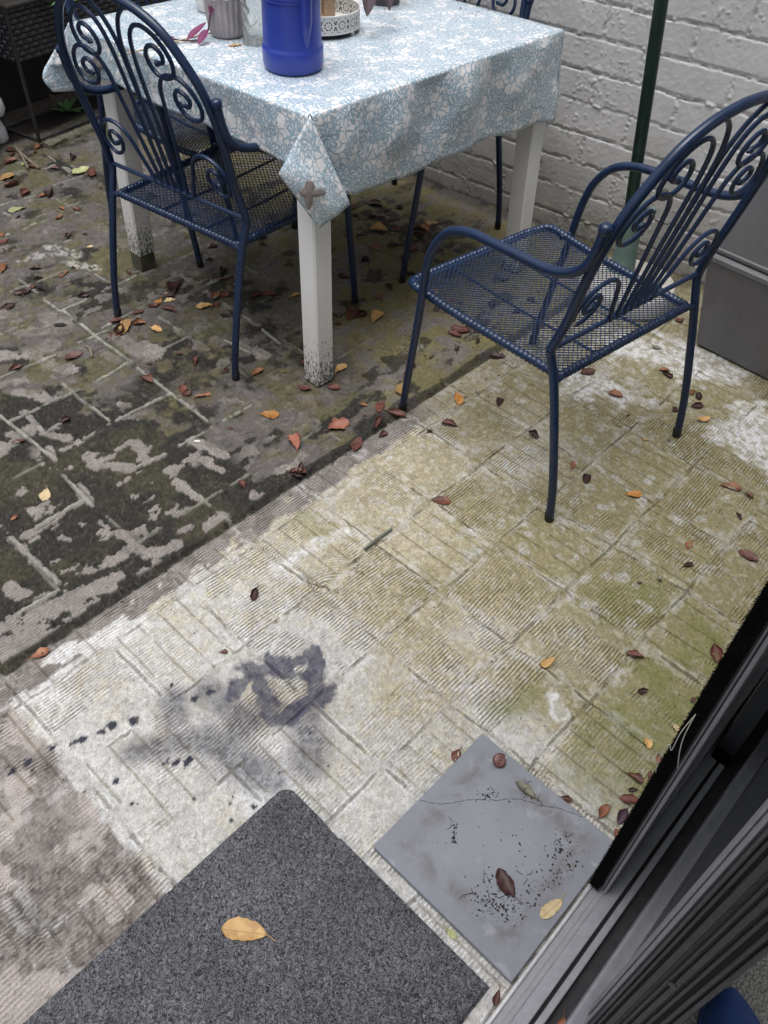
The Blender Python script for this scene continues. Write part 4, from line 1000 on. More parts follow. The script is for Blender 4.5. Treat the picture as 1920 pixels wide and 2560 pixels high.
def kite(ap, lp, tip, rp, bulge, uv0, n=20, back=.0):
    ap, lp, tip, rp = map(vec, (ap, lp, tip, rp)); P = np.zeros((n, n, 3)); UV = np.zeros((n, n, 2))
    nrm = np.cross(lp - ap, rp - ap); nrm /= np.linalg.norm(nrm)
    if nrm[1] > 0: nrm = -nrm
    for i in range(n):
        for j in range(n):
            a_, b_ = i / (n - 1), j / (n - 1)
            p = (1 - a_) * (1 - b_) * ap + a_ * (1 - b_) * lp + (1 - a_) * b_ * rp + a_ * b_ * tip
            k = min(1.0, (a_ + b_) * 1.2)
            p = p + nrm * bulge * (math.sin(math.pi * a_) ** .6 * math.sin(math.pi * b_) ** .6) * k - nrm * .010 * ((2 * a_ - 1) ** 4 + (2 * b_ - 1) ** 4) * .5 * k
            p = p + nrm * .0025 * math.sin(9 * a_ + 4 * b_)
            P[i, j] = p; UV[i, j] = (uv0[0] - a_ * .185, uv0[1] - b_ * .20)
    return P, UV
P_, UV_ = kite((-.2030, 1.8490, .7378), (-.277, 1.826, .612), (-.186, 1.822, .487), (-.112, 1.829, .546), .012, (0, 0))
cloth_patch(P_, UV_)
# the folded-back layers behind the front corner
for ed, tgt in ((P_[-1, :12], vec((-.222, 1.862, .622))), (P_[:, -1][:14], vec((-.150, 1.893, .545)))):
    top = vec((-.204, 1.846, .730)); n = len(ed)
    G = [[ed[k] * (1 - s_) + (top * (1 - k / (n - 1)) + tgt * (k / (n - 1))) * s_ + vec((0, .004, 0)) * math.sin(math.pi * s_) for s_ in np.linspace(0, 1, 6)] for k in range(n)]
    U_ = [[(-.1 - .02 * s_, -.01 * k) for s_ in range(6)] for k in range(n)]
    cloth_patch(G, U_)
# left corner: a pleat that stands out and shows the plain underside
T1 = vec((-.985, 2.392, .632))
apL = vec((-.905, 2.416, .736)); hemL = sNL[-1, -1]
G = [[(apL * (1 - s_) + T1 * s_) * (1 - k) + (sNL[-1, int(4 + s_ * 21)] if s_ < 1 else hemL) * k for k in np.linspace(0, 1, 8)] for s_ in np.linspace(0, 1, 14)]
cloth_patch(G, [[(-.10 * s_, LL_ + .1 * (1 - k)) for k in np.linspace(0, 1, 8)] for s_ in np.linspace(0, 1, 14)])
bq = [vec((-.912, 2.440, .728)), T1, vec((-.985, 2.374, .572)), vec((-.900, 2.452, .555))]
G = []
for i in range(12):
    row = []
    for j in range(10):
        a_, b_ = i / 11, j / 9
        p = (1 - a_) * (1 - b_) * bq[0] + a_ * (1 - b_) * bq[1] + a_ * b_ * bq[2] + (1 - a_) * b_ * bq[3]
        p = p + vec((-.010, -.012, 0)) * math.sin(3.4 * b_ + .4) * a_
        row.append(p)
    G.append(row)
cloth_patch(G, [[(.05 + .1 * i / 11, LL_ + .17 * j / 9) for j in range(10)] for i in range(12)], True)
# right corner: narrow pleat turned round the back
rq = [vec((TR[0] - .004, TR[1] - .004, .733)), vec((TR[0] + .018, TR[1] + .030, .640)), vec((TR[0] + .022, TR[1] + .035, .610)), sNR[-1, 20]]
G = [[(1 - a_) * (1 - b_) * rq[0] + a_ * (1 - b_) * rq[1] + a_ * b_ * rq[2] + (1 - a_) * b_ * rq[3] for b_ in np.linspace(0, 1, 8)] for a_ in np.linspace(0, 1, 8)]
cloth_patch(G, [[(LR_ + .06 * a_, -.16 * b_) for b_ in np.linspace(0, 1, 8)] for a_ in np.linspace(0, 1, 8)], True)
mec = bpy.data.meshes.new('tablecloth')
mec.from_pydata(cv, [], cf)
uvl = mec.uv_layers.new(name='UVMap')
li = np.zeros(len(mec.loops), np.int32); mec.loops.foreach_get('vertex_index', li)
uvl.data.foreach_set('uv', np.array(cuv, np.float32)[li].ravel())
mec.polygons.foreach_set('use_smooth', [True] * len(mec.polygons))
mec.materials.append(mCloth); mec.update()
clo = bpy.data.objects.new('tablecloth', mec); C.objects.link(clo)
so_ = clo.modifiers.new('thickness', 'SOLIDIFY'); so_.thickness = .0012; so_.offset = -1
tag(clo, 'pale blue and white floral oilcloth hanging over the table edges', 'tablecloth')
# butterfly weights clipped to the cloth
mBf = simple('taupe_resin', (.20, .175, .17), (.155, .135, .132), .6, scale=40, bmp=.2, bscale=250)
def butterfly(name, label, P3, nrm, upv, s):
    nrm = vec(nrm) / np.linalg.norm(nrm); upv = vec(upv); upv = upv - nrm * (upv @ nrm); upv /= np.linalg.norm(upv); rv = np.cross(upv, nrm)
    ol = [(-.55, .35), (-.75, .15), (-.70, -.10), (-.50, -.25), (-.34, -.30), (-.30, -.60), (-.12, -.95), (.04, -1.12), (.19, -.90), (.24, -.50), (.20, -.15), (.50, -.10), (.85, .10), (1.12, .26), (.90, .50), (.55, .56), (.26, .44), (.20, .75), (.0, .93), (-.25, .93), (-.42, .74), (-.40, .50)]
    out = [(p_[0], p_[1]) for p_ in spline([(x, y, 0) for x, y in ol[::-1]], 3, closed=True)][::-1]
    out = out if sum(out[i][0] * out[(i + 1) % len(out)][1] - out[(i + 1) % len(out)][0] * out[i][1] for i in range(len(out))) > 0 else out[::-1]
    n = len(out); V = []; 
    for d_, k_ in ((.0, 1), (.004, .97), (.0055, .82)):
        V += [vec(P3) + nrm * d_ + (rv * x + upv * y) * s * k_ for x, y in out]
    V.append(vec(P3) + nrm * .006); F = []
    for l in range(2):
        F += [(l * n + i, l * n + (i + 1) % n, (l + 1) * n + (i + 1) % n, (l + 1) * n + i) for i in range(n)]
    F += [(2 * n + i, 2 * n + (i + 1) % n, 3 * n) for i in range(n)]
    F += [tuple(range(n - 1, -1, -1))]
    q = MB(); q.add(V, F)
    return tag(q.build(name, mBf), label, 'cloth weight', 'butterfly weights on the tablecloth')
pk = P_[13, 10]
butterfly('cloth_weight', 'taupe butterfly shaped weight on the hanging front corner of the tablecloth', pk + vec((0, -.003, 0)), (0.03, -1, .12), (.15, 0, 1), .033)
pl_ = sNL[94, 18]
butterfly('cloth_weight', 'taupe butterfly shaped weight on the cloth behind the left chair back', pl_ + np.append(oNL, 0) * .003, np.append(oNL, .05), (.2, 0, 1), .033)

# ------------------------------------------------------------------ chairs
m, t, b = new_mat('navy_blue_paint')
oc = coord(t); n1 = noise(t, oc, 45, 5, .65); n2 = noise(t, oc, 420, 3)
sep = nd(t, 'ShaderNodeSeparateXYZ'); ln(t, oc, sep.inputs[0])
rust = nd(t, 'ShaderNodeMapRange', i_1=.70, i_2=.74); ln(t, noise(t, oc, 160, 4, .7), rust.inputs[0])
c1 = mixc(t, n1, (.0050, .0165, .050), (.0090, .0270, .080))
c1 = mixc(t, mth(t, 'MULTIPLY', rust.outputs[0], .55), c1, (.09, .085, .085))
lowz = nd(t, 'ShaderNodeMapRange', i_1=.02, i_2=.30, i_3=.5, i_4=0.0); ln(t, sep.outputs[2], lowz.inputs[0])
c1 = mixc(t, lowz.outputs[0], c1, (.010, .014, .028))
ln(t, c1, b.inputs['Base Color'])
rgh = nd(t, 'ShaderNodeMapRange', i_1=.3, i_2=.7, i_3=.24, i_4=.40); ln(t, n1, rgh.inputs[0]); ln(t, rgh.outputs[0], b.inputs['Roughness'])
bump(t, b, n2, .10, .001)
mNavy = m
mCap = simple('black_rubber_cap', (.010, .010, .012), (.005, .005, .006), .65, scale=60)
ZR = .445
def by(z): return .118 - .255 * (z - ZR)
def bp(x, z, dy=0.0): return (x, by(z) + dy, z)
RT = .0103
def make_chair(label):
    ch = thing('garden_chair', label, 'chair', group='blue metal garden chairs round the table')
    # rear legs
    for s in (-1, 1):
        q = MB()
        pts = spline([(s * .257, .022, .012), (s * .257, .038, .12), (s * .256, .072, .27), (s * .256, .098, .37), (s * .260, .1155, .425), (s * .264, .118, ZR)], 6)
        q.tube(pts, RT, 12); lg = q.build('leg', mNavy, ch)
        q = MB(); q.tube([(s * .257, .021, 0), (s * .257, .022, .003), (s * .257, .0255, .026), (s * .257, .0257, .0265)], [.0095, .0116, .0114, .0100], 12); q.build('foot_cap', mCap, lg)
    # arch
    half = [(.264, ZR), (.259, .478), (.2545, .52), (.2585, .58), (.2615, .64), (.2585, .70), (.245, .765), (.210, .825), (.170, .872), (.115, .902), (.055, .916), (0, .920)]
    arch = spline([bp(x, z) for x, z in half] + [bp(-x, z) for x, z in half[-2::-1]], 6)
    q = MB(); q.tube(arch, RT, 12); q.build('back_frame', mNavy, ch)
    q = MB(); q.tube([bp(-.263, ZR), bp(.263, ZR)], .0058, 8); q.build('back_rail', mNavy, ch)
    low = [(.072, .445), (.094, .50), (.113, .548), (.128, .570), (.148, .584), (.170, .589), (.195, .585), (.220, .570), (.235, .546), (.2355, .518), (.222, .498), (.203, .491), (.183, .499), (.168, .516), (.163, .536), (.172, .551), (.189, .556), (.204, .549), (.2105, .532), (.202, .518), (.188, .523)]
    mid = [(.048, .445), (.060, .52), (.073, .60), (.081, .655), (.088, .70), (.096, .738), (.115, .764), (.144, .776), (.178, .774), (.204, .757), (.219, .732), (.222, .710), (.210, .691), (.185, .683), (.158, .690), (.142, .710), (.142, .732), (.158, .746), (.178, .741), (.189, .727), (.180, .713), (.163, .714)]
    upp = [(.024, .445), (.029, .56), (.033, .66), (.035, .75), (.040, .80), (.051, .840), (.072, .864), (.101, .872), (.130, .863), (.152, .845), (.167, .820), (.169, .795), (.156, .775), (.130, .766), (.102, .771), (.087, .790), (.088, .813), (.103, .830), (.125, .834), (.142, .820), (.139, .803), (.120, .797)]
    for s in (-1, 1):
        for cur in (low, mid, upp):
            pts = spline([bp(s * x, z) for x, z in cur], 5)
            n = len(pts); rad_ = [.0052] * n
            q = MB(); q.tube(pts, rad_, 8)
            e = pts[-1]; d = vec(pts[-1]) - vec(pts[-3]); d /= np.linalg.norm(d)    # flattened tip of the scroll
            q.tube([vec(e) - d * .004, vec(e) + d * .004, vec(e) + d * .013], [.0056, .0074, .0022], 8)
            q.build('scroll', mNavy, ch)
    q = MB()
    q.tube([bp(0, ZR), bp(0, .60), bp(0, .79)], .0054, 8)
    for s in (-1, 1):
        q.tube(spline([bp(s * .002, .70), bp(s * .004, .79), bp(s * .012, .835), bp(s * .030, .872), bp(s * .052, .893), bp(s * .074, .905)], 6), .0052, 8)
    q.build('centre_rod', mNavy, ch)
    q = MB()
    for x in (-.072, -.048, -.024, 0, .024, .048, .072):
        q.lathe([(0, -.008), (.0062, -.006), (.0078, 0), (.0062, .006), (0, .008)], c=bp(x, ZR + .001), segs=10)
    q.build('weld_bead', mNavy, ch)
    # front legs and arms
    for s in (-1, 1):
        q = MB()
        q.tube(spline([(s * .262, .562, .012), (s * .266, .540, .16), (s * .270, .515, .33), (s * .273, .503, .43)], 6), RT, 12)
        lg = q.build('leg', mNavy, ch)
        q = MB(); q.tube([(s * .262, .5625, 0), (s * .262, .562, .003), (s * .2624, .5595, .026), (s * .2624, .5594, .0265)], [.0095, .0116, .0114, .0100], 12); q.build('foot_cap', mCap, lg)
        arm = [(s * .273, .503, .43), (s * .275, .495, .475), (s * .2765, .476, .528), (s * .278, .435, .578), (s * .280, .375, .604), (s * .282, .30, .612), (s * .282, .215, .616), (s * .281, .145, .621), (s * .279, .100, .636), (s * .2765, .071, .662), (s * .275, .057, .70), (s * .2745, .050, .738)]
        q = MB(); q.tube(spline(arm, 6), RT, 12); ao = q.build('armrest', mNavy, ch)
        q = MB(); k = arm[-1]
        dv = vec((0, -.16, .98)); cc = vec(k)
        q.tube([cc - dv * .004, cc, cc + dv * .002, cc + dv * .010, cc + dv * .0145, cc + dv * .0155], [.0112, .0128, .0132, .0126, .0085, .0030], 12)
        q.build('knob', mNavy, ao)
        q = MB(); q.tube([(s * .258, .097, .368), (s * .228, .100, .370)], .0078, 8); q.build('seat_bracket', mNavy, ch)
        q = MB(); q.tube([(s * .272, .507, .382), (s * .234, .515, .376)], .0078, 8); q.build('seat_bracket', mNavy, ch)
    # seat: expanded steel mesh wrapped round a frame
    yr, yf, ZS = .103, .602, .371
    def xw(y): return .232 + .020 * (y - yr) / (yf - yr)
    def zs2(x, y):
        t_ = (y - yr) / (yf - yr)
        return ZS + .008 * sstep(np.asarray(t_), .55, .95) - .016 * sstep(np.asarray(t_), .93, 1.02) - .006 * (1 - (x / .24) ** 2) * np.sin(math.pi * np.clip(t_, 0, 1))
    per = []
    rc_ = .055
    for cx_, cy_, a0, rr_ in ((.250 - rc_, yf - rc_, 0, rc_), (-.250 + rc_, yf - rc_, 90, rc_), (-.232 + .012, yr + .012, 180, .012), (.232 - .012, yr + .012, 270, .012)):
        for k in range(7):
            aa = R(a0 + 15 * k); per.append((cx_ + rr_ * math.cos(aa), cy_ + rr_ * math.sin(aa)))
    dense = []
    for i in range(len(per)):
        p0, p1 = vec(per[i]), vec(per[(i + 1) % len(per)]); L = np.linalg.norm(p1 - p0); n = max(1, int(L / .0035))
        for k in range(n):
            p_ = p0 + (p1 - p0) * k / n; dense.append((p_[0], p_[1], float(zs2(p_[0], p_[1]))))
    q = MB(); q.tube(dense, .0100, 12, closed=True, rmod=lambda L, a_: 1.0 +   .14 * math.sin(a_ + L * 2 * math.pi / .0128))
    seat = q.build('seat_rim', mNavy, ch)
    q = MB(); dx_, dy_ = .0080, .0128; hw, hz = .00125, .0009
    def inside(x, y):
        if abs(x) > xw(y) or y < yr or y > yf: return False
        ex, ey = abs(x) - (.250 - rc_), y - (yf - rc_)
        return not (ex > 0 and ey > 0 and math.hypot(ex, ey) > rc_)
    ny = int((yf - yr) / (dy_ / 2)); nx = int(.52 / dx_)
    for j in range(ny + 1):
        y0_ = yr + j * dy_ / 2
        run = []
        for i in range(nx + 1):
            x_ = -.26 + i * dx_; y_ = y0_ + (dy_ / 4 - hw * .3) * (1 if (i + j) & 1 else -1)
            if inside(x_, y_): run.append((x_, y_, float(zs2(x_, y_))))
            else:
                if len(run) > 1: pass
                if run and len(run) > 1:
                    o_ = len(q.v)
                    for p_ in run:
                        q.v += [(p_[0], p_[1] - hw, p_[2] - hz), (p_[0], p_[1] + hw, p_[2] - hz), (p_[0], p_[1] + hw, p_[2] + hz), (p_[0], p_[1] - hw, p_[2] + hz)]
                    for k in range(len(run) - 1):
                        for l in range(4):
                            q.f.append((o_ + k * 4 + l, o_ + k * 4 + (l + 1) % 4, o_ + k * 4 + 4 + (l + 1) % 4, o_ + k * 4 + 4 + l))
                run = []
    q.build('seat', mNavy, ch, smooth=False)
    q = MB()
    for x in (-.085, .085): q.tube([(x, .11, ZS - .012), (x, .35, ZS - .018), (x, .59, ZS - .014)], .0036, 8)
    q.build('seat_support', mNavy, ch)
    return ch
def place(o, foot_l, foot_r, face, shift=0.0):
    f_ = vec(face) / np.linalg.norm(face); mid = (vec(foot_l) + vec(foot_r)) / 2 + f_ * shift
    o.location = (float(mid[0]), float(mid[1]), 0); o.rotation_euler = (0, 0, math.atan2(-f_[0], f_[1]))
ch1 = make_chair('navy metal chair with scroll back pulled out from the table beside the white wall')
chR = ch1
chL = copy_tree(ch1); chL['label'] = 'navy metal chair with scroll back tucked under the near left side of the table'
chT = copy_tree(ch1); chT['label'] = 'navy metal chair at the far left table side, mostly hidden behind another chair'
chF = copy_tree(ch1); chF['label'] = 'navy metal chair between table and white wall, mostly hidden by the cloth'
place(chR, (.403, 1.352), (.799, 1.695), (-.665, .747), -.010)
place(chL, (-.827, 2.158), (-.428, 1.875), (.577, .816), -.040); chL.scale = (.985, 1, 1); chL.location.x -= .010; chL.location.y += .006
place(chT, (-.715, 3.225), (-1.056, 2.836), (.743, -.67), -.02)
place(chF, (.375, 2.848), (-.02, 3.19), (-.65, -.76), -.02)
# white tape band on one scroll of the pulled-out chair
tp = simple('white_tape', (.62, .62, .60), (.52, .52, .5), .5, scale=60)
e0, e1_ = vec(bp(-.233, .512)), vec(bp(-.226, .501))
q = MB(); q.tube([vec(bp(-.2345, .514)), vec(bp(-.231, .507)), vec(bp(-.2255, .5015))], .0060, 10); q.build('tape_band', tp, chR)
# ------------------------------------------------------------------ things on the table
TT = CZ + .0012
mJug = simple('blue_plastic', (.030, .058, .36), (.024, .047, .31), .32, scale=15, bmp=.05, bscale=500)
jug = thing('watering_can', 'blue plastic watering can standing at the front of the tablecloth', 'watering can', (-.272, 2.150, TT), R(14))
prof = [(0, .001), (.080, 0), (.088, .004), (.0925, .014), (.0930, .048), (.0915, .053), (.0900, .0545), (.0885, .06), (.0850, .155), (.0848, .160), (.0862, .163), (.0862, .168), (.0846, .171), (.0844, .178), (.0858, .181), (.0858, .186), (.0840, .190), (.080, .26), (.074, .285), (.052, .300), (.05, .300), (.05, .285)]
q = MB(); q.lathe([(r_ * .795, z_ * .95) for r_, z_ in prof], segs=64, sy=1.08); q.build('body', mJug, jug)
q = MB()
for zz_, rr_ in ((.0475, .0723), (.151, .0688), (.171, .0684)):
    q.tube([(rr_ * math.cos(k * math.pi / 36), rr_ * 1.08 * math.sin(k * math.pi / 36), zz_) for k in range(72)], .0012, 6, closed=True)
q.build('moulded_ring', mJug, jug)
q = MB()
hp = spline([(.024, -.0665, .056), (.024, -.0675, .09), (.025, -.0685, .14), (.026, -.072, .20), (.026, -.078, .26), (.025, -.07, .30), (.02, -.03, .315)], 6)
q.tube(hp, [.003 + .0115 * min(1, i / 9) for i in range(len(hp))], 16); q.build('handle', mJug, jug)
q = MB(); sp_ = spline([(-.01, .070, .05), (-.01, .12, .12), (-.01, .18, .24), (-.01, .22, .33)], 6)
q.tube(sp_, [.020 - .009 * i / len(sp_) for i in range(len(sp_))], 14); q.build('spout', mJug, jug)
# ribbed pot with a wavy rim
mPot = simple('mauve_ceramic', (.40, .36, .365), (.33, .295, .30), .55, scale=30, bmp=.15, bscale=200)
mRim = simple('white_glazed_rim', (.72, .71, .70), (.6, .59, .58), .4)
pot = thing('plant_pot', 'small mauve ribbed ceramic pot with a white scalloped rim', 'pot', (-.470, 2.370, TT))
rf = lambda a_, z_: 1 + .035 * math.sin(a_ * 22) * (1 if z_ > .006 else 0)
q = MB(); q.lathe([(0, .0), (.036, 0), (.042, .004), (.0465, .016), (.050, .04), (.0525, .07), (.0535, .094)], segs=132, rfun=rf); q.build('body', mPot, pot)
pts = []
for k in range(132):
    a_ = 2 * math.pi * k / 132; rr_ = .0532 * (1 + .02 * math.sin(a_ * 22)); pts.append((rr_ * math.cos(a_), rr_ * math.sin(a_), .0965 + .0032 * math.sin(a_ * 11)))
q = MB(); q.tube(pts, .0030, 8, closed=True); q.build('rim', mRim, pot)
q = MB(); q.lathe([(.0505, .096), (.050, .06), (.046, .02), (0, .018)], segs=48); q.build('inner_wall', mPot, pot)
# white pot behind
mWh = simple('white_ceramic', (.70, .69, .68), (.6, .59, .57), .4, scale=15)
q = MB(); q.lathe([(0, 0), (.040, 0), (.046, .006), (.056, .09), (.058, .095), (.055, .096), (.050, .02), (0, .018)], c=(-.545, 2.585, TT), segs=48)
tag(q.build('plant_pot', mWh), 'plain white ceramic pot behind the mauve ribbed pot', 'pot')
# cut glass vase
m, t, b = new_mat('cut_glass')
b.inputs['Base Color'].default_value = (.93, .94, .92, 1); b.inputs['Roughness'].default_value = .04; b.inputs['Transmission Weight'].default_value = .92; b.inputs['IOR'].default_value = 1.48
q = MB()
def cut(a_, z_): return 1 + .055 * abs(math.sin(a_ * 5 + z_ * 95)) + .055 * abs(math.sin(a_ * 5 - z_ * 95)) - .03
zz_ = np.linspace(.010, .20, 70)
pr = [(0, 0), (.0330, 0), (.0345, .004), (.033, .009)] + [(.0285 + .008 * (z_ / .2), z_) for z_ in zz_] + [(.032, .2)] + [(.0255 + .007 * (z_ / .2), z_) for z_ in zz_[::-1]] + [(0, .012)]
q.lathe(pr, segs=80, rfun=lambda a_, z_: cut(a_, z_) if z_ > .009 else 1.0)
vs_ = q.build('glass_vase', m); vs_.location = (-.388, 2.315, TT)
tag(vs_, 'clear cut glass vase between the ribbed pot and the blue can', 'vase')
# round white filigree tray
m, t, b = new_mat('white_filigree_metal')
uvn = coord(t)
sep = nd(t, 'ShaderNodeSeparateXYZ'); ln(t, uvn, sep.inputs[0])
ang = mth(t, 'ARCTAN2', sep.outputs[1], sep.outputs[0])
cu = mth(t, 'MULTIPLY', ang, 17 / (2 * math.pi)); 
fu_ = mth(t, 'SUBTRACT', mth(t, 'FRACT', cu), .5)
zv = mth(t, 'MULTIPLY', mth(t, 'SUBTRACT', sep.outputs[2], .033), 1 / .038)
rad = mth(t, 'SQRT', mth(t, 'ADD', mth(t, 'MULTIPLY', fu_, fu_), mth(t, 'MULTIPLY', zv, zv)))
th2 = mth(t, 'ARCTAN2', zv, fu_)
ringm = mth(t, 'ABSOLUTE', mth(t, 'SINE', mth(t, 'MULTIPLY', rad, 13)))
pet = mth(t, 'ABSOLUTE', mth(t, 'SINE', mth(t, 'MULTIPLY', th2, 4)))
hole = mth(t, 'MULTIPLY', mth(t, 'LESS_THAN', ringm, .50), mth(t, 'GREATER_THAN', pet, .45))
edge_ = mth(t, 'LESS_THAN', mth(t, 'ABSOLUTE', zv), .42)
hole = mth(t, 'MULTIPLY', hole, edge_)
ln(t, mixc(t, hole, (.64, .63, .61), (.05, .047, .045)), b.inputs['Base Color']); b.inputs['Roughness'].default_value = .5
bump(t, b, mth(t, 'SUBTRACT', 1, hole), .6, .002)
tray = thing('filigree_tray', 'round white pierced metal tray on ball feet beside the blue can', 'tray', (-.232, 2.462, TT))
q = MB(); q.lathe([(.1045, .012), (.1050, .012), (.1052, .054), (.1040, .054), (.1036, .016), (.0, .0155), (0, .012), (.1045, .012)], segs=96); q.build('wall', m, tray)
q = MB(); q.tube([(.1046 * math.cos(k * math.pi / 40), .1046 * math.sin(k * math.pi / 40), .0545) for k in range(80)], .0018, 8, closed=True); q.tube([(.1046 * math.cos(k * math.pi / 40), .1046 * math.sin(k * math.pi / 40), .0125) for k in range(80)], .0015, 8, closed=True); q.build('rim', mRim, tray)
for k in range(4):
    a_ = R(-28 + 90 * k); q = MB(); q.lathe([(0, 0), (.0045, .001), (.0062, .006), (.0045, .011), (0, .0125)], c=(.099 * math.cos(a_), .099 * math.sin(a_), 0), segs=14); q.build('foot', mRim, tray)
q = MB()
q.add([(-.003, -.1062, .053), (.004, -.1066, .05), (.006, -.1068, .03), (-.001, -.1066, .004), (-.006, -.1064, .02)], [(0, 1, 2, 3, 4)])
mWd = simple('pale_birch_wood', (.46, .33, .22), (.36, .25, .16), .6, scale=25, bmp=.2, bscale=150)
wb = thing('wooden_lantern', 'pale wooden candle lantern standing in the white pierced tray', 'lantern', (-.232, 2.470, TT + .0158), R(12))
q = MB(); q.box((0, 0, .006), (.078, .078, .012), 0, .002); q.build('base', mWd, wb)
for x, y in ((-.026, -.030), (.019, -.030), (-.026, .030), (.019, .030)):
    q = MB(); q.box((x, y, .10), (.030, .012, .176), 0, .0015); q.build('post', mWd, wb)
q = MB(); q.box((0, 0, .196), (.078, .078, .014), 0, .002); q.build('top', mWd, wb)
# trailing purple plant
mPl = simple('purple_leaf', (.19, .006, .095), (.10, .006, .055), .6, scale=60, bmp=.1)
mPd = simple('dark_purple_leaf', (.036, .012, .026), (.020, .009, .017), .6, scale=60, bmp=.1)
mSt = simple('plum_stem', (.07, .035, .045), (.045, .03, .03), .6, scale=80)
def blade(mbx, base, tip, wd_, nrm=(0, 0, 1), fold=.25, droop=.0, n=12, mm_=6):
    base, tip = vec(base), vec(tip); d = tip - base; L = np.linalg.norm(d); d /= L
    n_ = vec(nrm); n_ = n_ - d * (n_ @ d); n_ /= np.linalg.norm(n_); s_ = np.cross(d, n_); G = []
    for i in range(n + 1):
        t_ = i / n; wv_ = wd_ * math.sin(math.pi * min(1, t_ ** .8)) ** .8 if 0 < t_ < 1 else .0004
        row = []
        for j in range(mm_ + 1):
            x = 2 * j / mm_ - 1
            row.append(base + d * L * t_ + s_ * x * wv_ + n_ * (fold * abs(x) * wv_ - droop * L * t_ * t_))
        G.append(row)
    mbx.grid(G)
tpl = thing('trailing_plant', 'trailing plum stem with bright magenta leaves lying from the ribbed pot', 'plant', (-.470, 2.370, TT))
def L2(p): return vec(p) - vec((-.470, 2.370, TT))
stem = spline([(-.455, 2.385, TT + .16), (-.470, 2.350, TT + .128), (-.495, 2.326, TT + .075), (-.516, 2.304, TT + .012), (-.565, 2.288, TT + .006), (-.62, 2.30, TT + .008), (-.655, 2.31, TT + .012)], 8)
q = MB(); q.tube([L2(p) for p in stem], [.0022] * len(stem), 7); q.build('stem', mSt, tpl)
for bs, tp_, wd_, dk in (((-.466, 2.352, TT + .130), (-.440, 2.330, TT + .150), .019, 0), ((-.484, 2.338, TT + .105), (-.500, 2.318, TT + .058), .012, 0), ((-.510, 2.308, TT + .028), (-.528, 2.268, TT + .004), .011, 0), ((-.56, 2.289, TT + .008), (-.515, 2.335, TT + .038), .010, 1), ((-.61, 2.298, TT + .010), (-.594, 2.268, TT + .004), .011, 0), ((-.625, 2.30, TT + .012), (-.640, 2.328, TT + .02), .010, 1), ((-.655, 2.31, TT + .012), (-.67, 2.312, TT + .018), .006, 0), ((-.47, 2.356, TT + .13), (-.478, 2.366, TT + .165), .010, 0)):
    q = MB(); blade(q, L2(bs), L2(tp_), wd_, (0, -.4, 1), .3); q.build('leaf', mPl if not dk else mPl, tpl)
# second plant in a dark pot, its leaves hang by the tray
pp = thing('potted_plant', 'dark purple leaved plant in a small pot behind the white tray', 'plant', (-.070, 2.740, TT))
mDp = simple('charcoal_pot', (.05, .05, .055), (.035, .035, .04), .5)
q = MB(); q.lathe([(0, 0), (.045, 0), (.055, .10), (.058, .105), (.053, .106), (.05, .09), (0, .088)], segs=40); q.build('pot', mDp, pp)
for (sx_, sy_, ex, ey, ez, wd_) in ((0, -.03, -.034, -.36, .055, .024), (.01, -.03, .022, -.30, .055, .018), (-.03, 0, -.13, -.05, .12, .02), (.03, .0, .12, -.02, .13, .02), (0, .03, .02, .11, .15, .02), (-.02, .02, -.08, .08, .16, .02), (0, -.02, -.02, -.06, .2, .02)):
    kk_ = .80 if ey < -.2 else .70
    top = vec(((sx_ * .3 + ex * kk_), (sy_ * .3 + ey * kk_), max(.115, ez + .062)))
    q = MB(); q.tube(spline([(sx_ * .4, sy_ * .4, .09), (sx_ + ex * .25, sy_ + ey * .25, top[2] + .01), tuple(top)], 6), .0024, 7); st_ = q.build('stem', mSt, pp)
    q = MB(); blade(q, top, (ex, ey, ez), wd_ * .78, (0, -1, .6), .22); q.build('leaf', mPd, pp)
# wooden skewer, a dry leaf curled in the tray
mSk = simple('bamboo', (.55, .46, .34), (.45, .36, .25), .6, scale=60)
q = MB(); q.tube([(-.700, 2.150, TT + .006), (-.52, 2.352, TT + .006), (-.405, 2.47, TT + .004)], [.0022, .0024, .0024], 8)
tag(q.build('bamboo_skewer', mSk), 'thin pale bamboo skewer lying on the cloth behind the left chair', 'stick')

# ------------------------------------------------------------------ parasol in its base
mGr = simple('dark_green_enamel', (.008, .030, .022), (.005, .020, .015), .35, scale=20, bmp=.1)
mTe = simple('grey_green_plastic', (.13, .20, .18), (.10, .155, .14), .5, scale=20)
mBs = simple('cream_concrete', (.50, .48, .43), (.38, .36, .31), .8, scale=18, bmp=.3, bscale=120)
pb = thing('parasol_stand', 'round cream parasol base with a grey green sleeve by the wall', 'parasol base', (.768, 2.418, 0))
q = MB(); q.lathe([(0, 0), (.168, 0), (.175, .008), (.174, .040), (.160, .058), (.10, .070), (.05, .074), (0, .074)], segs=56, sx=.92, sy=.92, rot=.6); q.build('disc', mBs, pb)
q = MB(); q.lathe([(.045, .070), (.042, .085), (.034, .16), (.0285, .23), (.0275, .28), (.029, .283), (.029, .300), (.020, .302)], c=(-.022, .042, 0), segs=28); q.build('sleeve', mTe, pb)
q = MB(); q.tube([(.000, .042, .275), (.03, .042, .275)], .006, 8); q.lathe([(0, 0), (.011, .002), (.011, .016), (0, .018)], c=(.028, .042, .267), segs=12); q.build('knob', mTe, pb)
pole = thing('parasol', 'dark green parasol pole leaning up past the pulled-out chair', 'parasol', (.744, 2.458, .09))
q = MB(); q.tube([(0, 0, 0), (-.0535, .0, .5), (-.118, -.002, 1.1), (-.182, -.004, 1.7)], .0185, 20); q.build('pole', mGr, pole)
mCan = simple('green_canvas', (.012, .045, .032), (.008, .032, .024), .9, scale=30)
